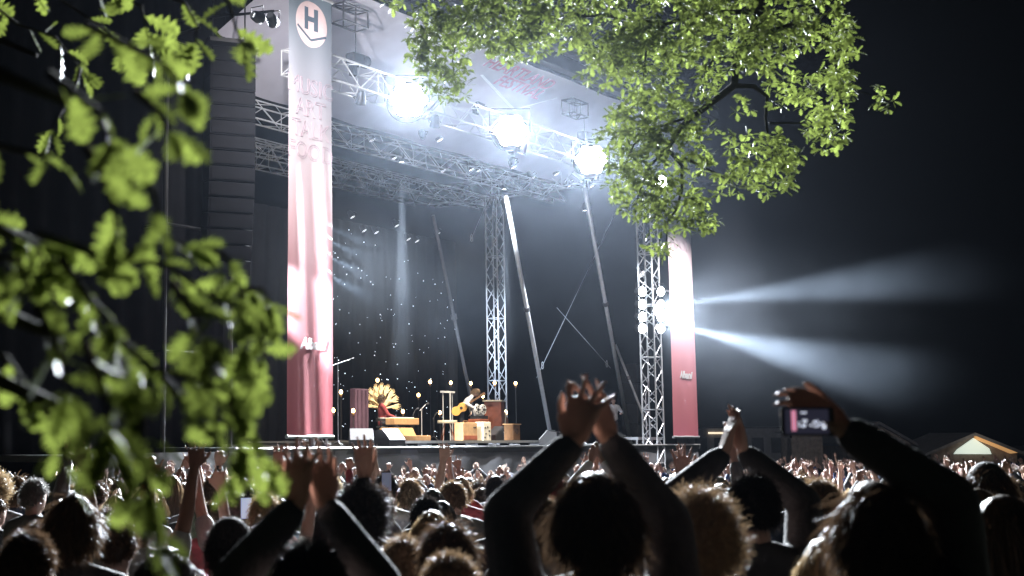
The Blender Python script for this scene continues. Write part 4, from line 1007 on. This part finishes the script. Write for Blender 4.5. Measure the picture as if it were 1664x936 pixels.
# small phones further into the crowd
for (u, v, d, lab) in ((400, 826, 8.0, 'small lit phone held beside the dark cap on the left'), (628, 783, 9, 'small dark phone held up below the stage edge')):
    q = thing('mobile_phone', lab, 'phone', P(u, v, d), R(5)); k = 1
    MB().box((0, 0, 0), (.072, .009, .145)).build('case', 'black', q, bevel=.004)
    MB().box((0, -.0058, 0), (.064, .002, .125)).build('screen', glow('small_screen', (.55, .7, 1), .5 if d < 8.5 else .06), q)

# ---- the rest of the crowd
rg = random.Random(21); count = 0; Y = 6.4; cand = []
skyline = np.full(1800, 2000.0)
def cover(x, y, zt, wide, dv):
    u = int(U0 + x / y * F * .995); w = int(wide / y * F); v = HOR - (zt - CAMH) / y * F + dv
    a, b = max(0, u - w), min(1800, u + w + 1)
    if a < b: skyline[a:b] = np.minimum(skyline[a:b], v)
def shows(x, y, zt, wide):
    u = int(U0 + x / y * F * .995); w = int(wide / y * F); v = HOR - (zt - CAMH) / y * F
    a, b = max(0, u - w), min(1664, u + w + 1)
    return a < b and float(np.mean(np.clip(skyline[a:b] - v, 0, 40))) > 5
for (x, y, zt) in hero_tops:
    cover(x, y, zt, .09, 0); cover(x, y, zt, .22, .28 / y * F)
while Y < 46:
    step = .60 + .008 * Y; x = (0 - U0) / F * Y - .5
    while x < (1690 - U0) / F * Y:
        cand.append((x + rg.uniform(-.2, .2), Y + rg.uniform(-.2, .2))); x += step
    Y += step * (1.0 + max(0, Y - 12) * .025)
kinds = list(PROTO)
cand.sort(key=lambda c: c[1]); rest = []
for (x, y) in cand:
    if count >= 268:
        rest.append((x, y)); continue
    q = np.array([x, y]) - S0
    if q @ NV > -2.0: continue
    if any((x - a) ** 2 + (y - b) ** 2 < (c + .12) ** 2 for a, b, c in taken): continue
    u = U0 + x / y * F
    if u < 60 and y > 14: continue
    near_ = y < 9
    if near_ and rg.random() < .25: continue
    pose = rg.choices(kinds, (12, 9, 5, 5, 5, 4, 3, 1) if y > 16 else (1, 1, .5, 1, 1, 7, 13, 5) if not near_ else (1, .7, .5, 1, 1, 3, 10, 6))[0]
    h = rg.uniform(1.54, 1.76) if not near_ else rg.uniform(1.45, 1.68)
    zt = ground_z(x, y) + h + .02; up_ = pose in ('clap_high', 'clap_wide', 'both_up', 'one_up', 'left_up')
    if not (shows(x, y, zt, .09) or (up_ and shows(x, y, zt + .28, .1))): continue
    cover(x, y, zt, .085, 0); cover(x, y, zt, .2, .29 / y * F)
    hs = rg.choices(('short', 'medium', 'long', 'curly', 'bun', 'mop'), (8, 4, 4, 2, 2, 4))[0]; hc = rg.choices(list(HCOL), (4, 6, 4, 3, 1))[0]
    tp = rg.choices(list(TCOL), (8, 4, 3, 2, 1.5, 2, 2))[0]; cp = rg.choice(('cap_black', 'cap_grey')) if rg.random() < .07 else None
    zone = 'at far left behind leaves' if u < 330 else 'before the left banner' if u < 560 else 'before the middle of the stage' if u < 900 else 'before the right banner' if u < 1180 else 'in the far right crowd' if u < 1420 else 'at the right edge crowd'
    lab = '%s %s haired person in %s top, %s, %s %s' % ('capped' if cp else '', (hs + ' ' if hs not in ('mop',) else '') + HCOL[hc], TCOL[tp], POSEW[pose].split(',')[0], 'near' if y < 12 else 'midway' if y < 20 else 'far', zone)
    person(PROTO[pose], (HR_HI if y < 8 else HR_LOW)[hs], ' '.join(lab.split()[:15]), (x, y, ground_z(x, y)), turn(x, y) + rg.uniform(-.35, .35), h / 1.75, rg.choice(('skin', 'skin', 'skin_pale', 'skin_pale', 'skin_dark')), tp, hc, cp, 'crowd facing the stage', rg.uniform(.97, 1.08))
    taken.append((x, y, .2)); count += 1
# everyone behind those: one mass of people, too many and too small to count
RAW = [figure([A((-.05, .16, 1.86), palm=(.75, .6, 0), pole=(-1, .2, -.2), dir=(.25, .1, 1), spread=.3), A((.05, .16, 1.86), palm=(-.75, .6, 0), pole=(1, .2, -.2), dir=(-.25, .1, 1), thumb=-1, spread=.3)], raw=True),
       figure([A((-.28, .08, 1.93), palm=(0, 1, 0), pole=(-1, -.2, -.2), dir=(-.15, .1, 1), spread=.3, curl=.08), A((.2, .10, 1.9), palm=(0, 1, 0), pole=(1, -.2, -.2), dir=(.1, .1, 1), thumb=-1, curl=.5)], raw=True, sleeve=.5),
       figure([A((-.16, .2, 1.8), palm=(1, .3, 0), pole=(-1, .2, -.3), dir=(.05, .1, 1)), A((.15, .2, 1.84), palm=(-1, .3, 0), pole=(1, .2, -.3), dir=(0, .1, 1), thumb=-1)], raw=True)]
mass_v = []; mass_f = []; mass_m = []; off = 0; nrest = 0
mats = ['skin', 'skin_pale', 'top_black', 'top_navy', 'top_grey', 'top_blue', 'hair_brown', 'hair_black', 'hair_light', 'trousers']
for (x, y) in rest:
    q = np.array([x, y]) - S0; u = U0 + x / y * F
    if q @ NV > -2.0 or u < 250: continue
    if any((x - a) ** 2 + (y - b) ** 2 < .16 for a, b, c in taken): continue
    h = rg.uniform(1.58, 1.82); zt = ground_z(x, y) + h
    if not shows(x, y, zt + .3, .15): continue
    cover(x, y, zt, .085, 0); nrest += 1
    if nrest > 230: break
    body, top, trs = rg.choice(RAW); m = Matrix.Translation((x, y, ground_z(x, y))) @ Matrix.Rotation(turn(x, y) + rg.uniform(-.4, .4), 4, 'Z') @ Matrix.Scale(h / 1.75, 4); mm = np.array(m)
    hb = MB(); hb.ball(HC + Vector((0, -.012, .016)), (HR[0] * 1.1, HR[1] * 1.04, HR[2] * 1.03), 12, 8)
    for mb, mi in ((body, rg.choice((0, 1))), (top, rg.choice((2, 2, 3, 4, 5))), (trs, 9), (hb, rg.choice((6, 6, 7, 8)))):
        v = np.array(mb.v) @ mm[:3, :3].T + mm[:3, 3]; mass_v.append(v); mass_f += [tuple(i + off for i in f) for f in mb.f]; mass_m += [mi] * len(mb.f); off += len(v)
if mass_v:
    me = bpy.data.meshes.new('far_crowd'); me.from_pydata(np.concatenate(mass_v).tolist(), [], mass_f)
    for k in mats: me.materials.append(M[k])
    me.polygons.foreach_set('material_index', mass_m); me.polygons.foreach_set('use_smooth', [True] * len(mass_f))
    o = link('far_crowd', me, None); struct(o, 'stuff'); tag(o, 'mass of small far people with raised hands before the stage', 'crowd')
same = {}
for o in bpy.data.objects:
    if o.get('category') == 'person': same.setdefault(o['label'], []).append(o)
for lab, os_ in same.items():
    if len(os_) > 1:
        os_.sort(key=lambda o: o.location.x / o.location.y)
        for i, o in enumerate(os_):
            o['label'] = ('left ' if i == 0 else 'right ' if i == len(os_) - 1 else 'middle ') + lab
print('CROWD', count)

# ------------------------------------------------------------------ oak leaves
def leaf_mesh(name, curve=.12, fold=.16, seed=0):
    rg = random.Random(seed)
    st = [(0, .012), (.10, .025), (.16, .085), (.24, .16), (.31, .06), (.42, .27), (.50, .08), (.60, .34), (.69, .11), (.79, .30), (.87, .12), (.95, .13), (1.0, .02)]
    vs = []; fs = []
    for i, (x, w) in enumerate(st):
        z = -curve * x * x; j = rg.uniform(.9, 1.1); fw = .05 if w > .2 else -.015
        w *= .95
        vs += [(x + fw * .5, w * j, z + fold * w + rg.uniform(-.012, .012)), (x, 0, z), (x + fw * .5, -w * j, z + fold * w + rg.uniform(-.012, .012))]
    for i in range(len(st) - 1):
        a = 3 * i; fs += [(a, a + 1, a + 4, a + 3), (a + 1, a + 2, a + 5, a + 4)]
    return np.array(vs), fs
LEAF = [leaf_mesh('leaf', .12, .16, 1), leaf_mesh('leaf', .3, .28, 2), leaf_mesh('leaf', -.1, .10, 3)]
def leaf_objs(material):
    out = []
    for v, f in LEAF:
        me = bpy.data.meshes.new('leaf'); me.from_pydata(v.tolist(), [], f); me.materials.append(M[material]); me.polygons.foreach_set('use_smooth', [True] * len(f)); out.append(me)
    return out
def orient(d, roll, rg):
    q = Vector(d).to_track_quat('X', 'Z'); return q @ Matrix.Rotation(roll, 3, 'X').to_quaternion()
# ---- crown over the stage (about ten metres away)
DB = 10.0
oak = thing('oak_tree', 'oak tree whose leafy limbs hang over the stage from the upper right', 'tree', (7.2, 2.5, ground_z(7, 2.5)))
ol = Vector(oak.location)
limb = MB()
def pl_(pts, r0, r1, Yd=DB, jit=.0):
    q = [P(u, v, Yd + (w[0] if w else 0)) - ol for (u, v, *w) in pts]; n = len(q)
    limb.tube(q, [.62 * (r0 + (r1 - r0) * i / (n - 1)) for i in range(n)], 7)
trunk = MB().tube([(0, 0, -.3), (.05, .1, 1.0), (-.1, .3, 2.4), (-.3, .8, 4.2), (-.6, 1.6, 6.0), (-1.0, 2.4, 7.6)], [.62, .45, .40, .36, .30, .2], 12).build('trunk', 'bark', oak, True)
top_ = P(1224, -40, DB) - ol
limb.tube([(-.4, 1.1, 4.9), (-.9, 3.0, 6.4), (-1.6, 5.0, 7.2), top_ + Vector((.4, -.8, .5)), top_], [.24, .2, .16, .11, .09], 9)
pl_([(1224, -40), (1232, 10), (1235, 27), (1220, 58), (1197, 94), (1193, 139), (1152, 170), (1108, 204), (1085, 242)], .085, .03)
pl_([(1220, 58), (1255, 50), (1287, 40), (1323, 45), (1352, 70), (1359, 108), (1350, 150)], .045, .012)
pl_([(1193, 139), (1225, 140), (1247, 157), (1244, 190), (1250, 240), (1262, 285)], .035, .008)
pl_([(1197, 94), (1160, 95), (1145, 120), (1140, 150)], .022, .008)
pl_([(1152, 170), (1120, 190), (1060, 210), (1030, 235), (1015, 270)], .022, .008)
pl_([(1085, 242), (1108, 269), (1108, 310), (1099, 341), (1085, 359), (1082, 400)], .026, .007)
pl_([(1085, 242), (1055, 270), (1040, 310), (1030, 345)], .022, .006)
pl_([(1108, 255), (1150, 275), (1180, 290), (1200, 315)], .018, .006)
pl_([(1235, 20), (1150, 20), (1080, 40), (1050, 80), (1045, 130)], .04, .008)
pl_([(1080, 40), (980, 25), (880, 30), (800, 20), (745, 45), (735, 100), (742, 150)], .032, .006, DB + .4)
pl_([(880, 30), (870, 60), (835, 85)], .014, .005, DB + .4)
pl_([(800, 20), (720, 40), (690, 90)], .014, .005, DB + .4)
pl_([(1323, 45), (1345, 20), (1365, 5)], .015, .006)
pl_([(1250, 200), (1300, 200), (1330, 220)], .014, .005)
pl_([(1350, 150), (1400, 150), (1433, 158)], .008, .004)
limb.build('limb', 'bark', oak, True)
ell = [(740, 35, 75, 50, 1), (715, 100, 45, 55, .9), (742, 140, 26, 32, .8), (820, 35, 80, 50, 1.1), (905, 40, 60, 48, 1.1), (835, 82, 55, 20, .8), (690, 75, 28, 42, .8), (640, 3, 30, 10, .6),
       (990, 50, 60, 60, 1), (985, 105, 45, 38, 1), (1050, 100, 60, 60, 1), (1100, 45, 80, 55, 1), (1180, 40, 85, 50, 1.1), (1255, 65, 70, 55, 1.0), (1330, 40, 58, 40, .9), (1362, 90, 30, 50, .8), (1350, 150, 42, 45, .9), (1345, 210, 40, 35, .9),
       (1285, 150, 45, 28, .8), (1230, 250, 70, 38, 1.1), (1260, 290, 50, 26, .9), (1180, 300, 34, 26, .6), (1208, 172, 26, 16, .5), (1065, 195, 75, 50, 1.1), (1020, 230, 50, 55, 1.1), (1045, 300, 55, 55, 1.1), (1095, 325, 55, 45, 1.0), (1130, 355, 36, 26, .8),
       (1075, 392, 26, 22, .8), (1130, 240, 60, 40, .8), (1120, 150, 50, 30, .6), (1160, 105, 50, 30, .7), (1437, 158, 16, 26, .6), (1200, -40, 250, 50, .6), (850, -40, 220, 40, .6)]
holes = [(1322, 95, 26, 22), (1242, 190, 22, 28), (1115, 120, 22, 18), (1165, 235, 18, 20), (930, 100, 14, 30), (1180, 265, 16, 14), (1005, 150, 14, 12), (1090, 15, 16, 12), (1300, 105, 18, 14), (1150, 60, 14, 12), (1265, 120, 16, 12), (1060, 255, 14, 10), (960, 25, 12, 14), (1200, 205, 18, 14)]
LM = leaf_objs('leaf'); rg = random.Random(9); leaves = []
for (eu, ev, ru, rv, den) in ell:
    nclus = int(ru * rv * math.pi / 84 * den)
    for _ in range(nclus):
        while True:
            a, b = rg.uniform(-1, 1), rg.uniform(-1, 1)
            if a * a + b * b < 1: break
        u, v = eu + a * ru, ev + b * rv
        if any(((u - hu) / hr) ** 2 + ((v - hv) / hs) ** 2 < 1 for hu, hv, hr, hs in holes): continue
        c = P(u, v, DB + rg.gauss(0, .7)) - ol; ax = Vector((rg.gauss(0, .5), rg.gauss(0, .5), -.45 + rg.gauss(0, .5))).normalized(); x, y = _frame(ax)
        for k in range(rg.randint(4, 6)):
            an = k * 1.2 + rg.uniform(-.3, .3); d = (ax * rg.uniform(.1, .7) + x * math.cos(an) + y * math.sin(an)).normalized()
            leaves.append((c + d * .006, orient(d, rg.uniform(-.7, .7), rg), rg.uniform(.042, .085), rg.randrange(3)))
vis = [l for l in leaves if l[0].z + ol.z < P(0, 2, DB).z]
vis.sort(key=lambda l: -l[2]); rg.shuffle(vis); single = vis[:300]; ids = set(id(l) for l in single)
for (c, q, s, k) in single:
    o = link('leaf', LM[k], None, oak, loc=c, scale=(s, s, s)); o.rotation_euler = q.to_euler()
VV = []; FF = []; off = 0
for l in leaves:
    if id(l) in ids: continue
    c, q, s, k = l; m = np.array(q.to_matrix()); v = LEAF[k][0] * s @ m.T + np.array(c); VV.append(v); FF += [tuple(i + off for i in f) for f in LEAF[k][1]]; off += len(v)
me = bpy.data.meshes.new('crown'); me.from_pydata(np.concatenate(VV).tolist(), [], FF); me.polygons.foreach_set('use_smooth', [True] * len(FF))
o = link('crown', me, 'leaf', oak); o['kind'] = 'stuff'
print('CROWN LEAVES', len(leaves))
# ---- near branches at the left
near = thing('young_oak', 'out of focus oak branches hanging close at the left edge', 'tree', (-2.3, 1.4, ground_z(0, 1.4)))
nl = Vector(near.location)
MB().tube([(0, 0, -.2), (-.03, .05, 1), (.02, .1, 2), (.1, .3, 3.2), (.2, .6, 4.2)], [.14, .11, .09, .07, .03], 10).build('trunk', 'bark', near, True)
LN = leaf_objs('leaf_near'); rg = random.Random(4); tw_ = MB(); nleaf = []
def twig(pts, d0, d1, size, den=1., tipn=4):
    d0 *= .72 if d0 < 3 else .9; d1 *= .72 if d1 < 3 else .9; den *= 1.6 if d0 > 3 else 5.0
    pts = [(u - max(0, (u - 380)) * .35, v) for u, v in pts]
    n = len(pts); q = [P(u, v, d0 + (d1 - d0) * i / (n - 1)) - nl for i, (u, v) in enumerate(pts)]
    tw_.tube(q, [.006 - .0042 * i / (n - 1) for i in range(n)], 6)
    for i in range(n - 1):
        L = (q[i + 1] - q[i]).length; m = max(1, int(L / .045 * den))
        for k in range(m):
            if rg.random() < .12 and i == 0: continue
            p = q[i].lerp(q[i + 1], (k + rg.random()) / m); d = ((q[i + 1] - q[i]).normalized() * .5 + Vector((rg.gauss(0, .7), rg.gauss(0, .4), -.45 + rg.gauss(0, .5)))).normalized()
            nleaf.append((p, d, size * rg.uniform(.6, 1.1)))
    for k in range(tipn):
        d = ((q[-1] - q[-2]).normalized() + Vector((rg.gauss(0, .5), rg.gauss(0, .4), rg.gauss(-.3, .4)))).normalized(); nleaf.append((q[-1], d, size * rg.uniform(.8, 1.1)))
S_ = .062
twig([(-60, -30), (30, 40), (90, 60), (130, 110)], 4.4, 4.2, .11, .6); twig([(40, -40), (130, 20), (190, 60), (200, 80)], 4.2, 4.0, .11, .6)
twig([(120, -40), (230, 10), (240, 60)], 4.0, 3.8, .11, .6); twig([(130, 110), (120, 150), (95, 190), (85, 210)], 4.0, 3.9, .09, .35, 4)
twig([(200, -40), (300, 5), (320, 40), (318, 70)], 3.6, 3.4, .10, .45); twig([(300, -40), (370, 0), (385, 45), (400, 70)], 3.5, 3.3, .10, .35, 4)
twig([(140, 40), (220, 80), (275, 110), (300, 150)], 2.4, 2.2, S_, .5); twig([(80, 120), (160, 180), (180, 225)], 2.1, 2.0, S_ * 1.1, .45); twig([(220, 150), (255, 180), (275, 215)], 2.2, 2.1, S_, .4, 3)
twig([(-40, 230), (60, 250), (90, 255)], 2.4, 2.3, S_, .25, 2); twig([(140, 240), (175, 300), (185, 340), (190, 390)], 2.2, 2.1, S_, .6)
twig([(200, 240), (250, 310), (258, 350)], 2.3, 2.2, .06, .3, 2)
twig([(-60, 340), (20, 380), (60, 400), (80, 440)], 2.4, 2.2, S_, .7); twig([(-60, 420), (30, 420), (50, 470)], 2.2, 2.1, S_, .7)
twig([(60, 380), (180, 420), (270, 430), (340, 480), (380, 500)], 2.3, 2.3, S_ * .9, .75); twig([(100, 420), (140, 480), (180, 520), (200, 560)], 2.2, 2.1, S_, .8)
twig([(180, 430), (260, 390), (300, 400)], 2.3, 2.3, S_ * .9, .5); twig([(330, 400), (370, 420), (395, 450)], 2.4, 2.4, S_ * .7, .35, 2)
twig([(280, 460), (320, 520), (330, 560)], 2.2, 2.1, S_ * .9, .8); twig([(340, 480), (400, 470), (450, 470), (470, 490)], 2.5, 2.5, S_, .7); twig([(400, 475), (410, 520), (405, 560)], 2.4, 2.4, S_, .8)
twig([(430, 480), (450, 530), (455, 580)], 2.5, 2.5, S_, .7, 4); twig([(60, 500), (100, 580), (110, 640)], 2.0, 1.9, S_, .6); twig([(180, 540), (250, 600), (330, 620), (370, 640)], 2.1, 2.1, S_, .8)
twig([(140, 560), (170, 640), (180, 700)], 1.9, 1.8, S_, .6); twig([(250, 600), (300, 650), (370, 690), (400, 720)], 2.2, 2.2, S_, .65); twig([(180, 600), (230, 680), (230, 740), (240, 800)], 2.0, 1.9, S_, .8)
twig([(370, 650), (430, 700), (450, 750)], 2.4, 2.4, S_, .6, 4); twig([(400, 690), (420, 650), (410, 640)], 2.4, 2.4, S_, .4, 2); twig([(230, 760), (250, 830), (255, 890), (270, 930)], 2.0, 1.95, S_, .7, 4)
twig([(60, 640), (90, 700), (110, 760)], 2.2, 2.1, S_, .3, 2); twig([(330, 690), (375, 740), (378, 770)], 2.4, 2.4, S_ * .8, .4, 2); twig([(-60, 560), (10, 580), (40, 620)], 2.2, 2.2, S_, .4)
# boughs joining the twigs to the trunk
for a, b in (((0, 60), 4.3), ((60, 140), 2.2), ((30, 380), 2.3), ((40, 520), 2.1), ((60, 640), 2.1)):
    b *= .75; q = P(a[0] - 60, a[1] - 20, b) - nl; tw_.tube([(.02, .1, 2.1), ((q.x) * .5, q.y * .5, (2.1 + q.z) / 2 + .1), q, P(a[0] + 60, a[1] + 30, b) - nl], [.03, .02, .011, .006], 7)
tw_.build('branch', 'bark', near, True)
rg.shuffle(nleaf); print('NEAR LEAVES', len(nleaf))
VV = []; FF = []; off = 0
for i, (p, d, s) in enumerate(nleaf):
    q = orient(d, rg.gauss(0, .9), rg); k = rg.randrange(3)
    if i < 300:
        o = link('leaf', LN[k], None, near, loc=p, scale=(s, s, s)); o.rotation_euler = q.to_euler()
    else:
        m = np.array(q.to_matrix()); v = LEAF[k][0] * s @ m.T + np.array(p); VV.append(v); FF += [tuple(j + off for j in f) for f in LEAF[k][1]]; off += len(v)
if VV:
    me = bpy.data.meshes.new('foliage'); me.from_pydata(np.concatenate(VV).tolist(), [], FF); o = link('foliage', me, 'leaf_near', near); o['kind'] = 'stuff'

# ------------------------------------------------------------------ haze in the air
hz = MB().box((20, 180, 8), (500, 500, 22)).build('haze', None); struct(hz, 'stuff')
m = bpy.data.materials.new('haze'); m.use_nodes = True; n = m.node_tree; n.nodes.remove(n.nodes['Principled BSDF'])
pv = n.nodes.new('ShaderNodeVolumePrincipled'); pv.inputs['Color'].default_value = (.68, .79, 1, 1); pv.inputs['Density'].default_value = HAZE; pv.inputs['Anisotropy'].default_value = .92
n.links.new(pv.outputs[0], n.nodes['Material Output'].inputs['Volume']); hz.data.materials.append(m); m.cycles.volume_sampling = 'EQUIANGULAR'
hz['label'] = 'thin stage smoke hanging in the night air'
# drifting smoke beside the two towers, where the side beams show
def smoke(name, c, size, dens, seed, label):
    mb = MB(); n, m_ = 28, 18; vs = []; fs = []
    for i in range(m_ + 1):
        th = math.pi * i / m_
        for k in range(n):
            a = 2 * math.pi * k / n; d = Vector((math.sin(th) * math.cos(a), math.sin(th) * math.sin(a), math.cos(th))); q = 1 + .22 * mnoise.noise(d * 1.7 + Vector((seed, 0, 0))) + .10 * mnoise.noise(d * 4 + Vector((0, seed, 0)))
            vs.append((d.x * size[0] * q, d.y * size[1] * q, d.z * size[2] * q))
    for i in range(m_):
        for k in range(n):
            a, b = i * n + k, i * n + (k + 1) % n; fs.append((a, a + n, b + n, b))
    o = mb.add(vs, fs).build(name, None); bm = bmesh.new(); bm.from_mesh(o.data); bmesh.ops.remove_doubles(bm, verts=bm.verts, dist=1e-5); bmesh.ops.recalc_face_normals(bm, faces=bm.faces); bm.to_mesh(o.data); bm.free()
    o.location = c; o.rotation_euler = (0, 0, SROT if seed == 1 else 0); struct(o, 'stuff'); o['label'] = label; o['category'] = 'smoke'
    m = bpy.data.materials.new(name); m.use_nodes = True; nn = m.node_tree; nn.nodes.remove(nn.nodes['Principled BSDF'])
    pv = nn.nodes.new('ShaderNodeVolumePrincipled'); pv.inputs['Color'].default_value = (.75, .85, 1, 1); pv.inputs['Anisotropy'].default_value = .1
    tc = nn.nodes.new('ShaderNodeTexCoord'); mu = nn.nodes.new('ShaderNodeVectorMath'); mu.operation = 'DIVIDE'; mu.inputs[1].default_value = size; nn.links.new(tc.outputs['Object'], mu.inputs[0])
    ln = nn.nodes.new('ShaderNodeVectorMath'); ln.operation = 'LENGTH'; nn.links.new(mu.outputs[0], ln.inputs[0])
    mr = nn.nodes.new('ShaderNodeMapRange'); mr.interpolation_type = 'SMOOTHSTEP'; mr.inputs[1].default_value = .15; mr.inputs[2].default_value = .78; mr.inputs[3].default_value = dens; mr.inputs[4].default_value = 0; nn.links.new(ln.outputs['Value'], mr.inputs[0])
    no = nn.nodes.new('ShaderNodeTexNoise'); no.inputs['Scale'].default_value = .55; no.inputs['Detail'].default_value = 3; nn.links.new(tc.outputs['Object'], no.inputs['Vector'])
    nr = nn.nodes.new('ShaderNodeMapRange'); nr.inputs[1].default_value = .3; nr.inputs[2].default_value = .7; nr.inputs[3].default_value = .35; nr.inputs[4].default_value = 1.5; nn.links.new(no.outputs[0], nr.inputs[0])
    pr = nn.nodes.new('ShaderNodeMath'); pr.operation = 'MULTIPLY'; nn.links.new(mr.outputs[0], pr.inputs[0]); nn.links.new(nr.outputs[0], pr.inputs[1]); nn.links.new(pr.outputs[0], pv.inputs['Density'])
    nn.links.new(pv.outputs[0], nn.nodes['Material Output'].inputs['Volume']); o.data.materials.append(m)
smoke('stage_smoke', P(1260, 540, 42), (12, 10, 6), .0042, 3, 'drifting smoke right of the right banner catching two blue beams')
smoke('roof_smoke', W(9.6, 5.4, Z + 5.0), (11.5, 5.6, 5.2), .016, 1, 'thin smoke under the roof catching shafts below the big lights')
smoke('stage_smoke', W(2.2, 1.2, Z + 4.2), (4.6, 3.2, 3.0), .008, 1, 'drifting smoke by the left banner catching thin blue beams')
bpy.data.scenes.remove(TMP)
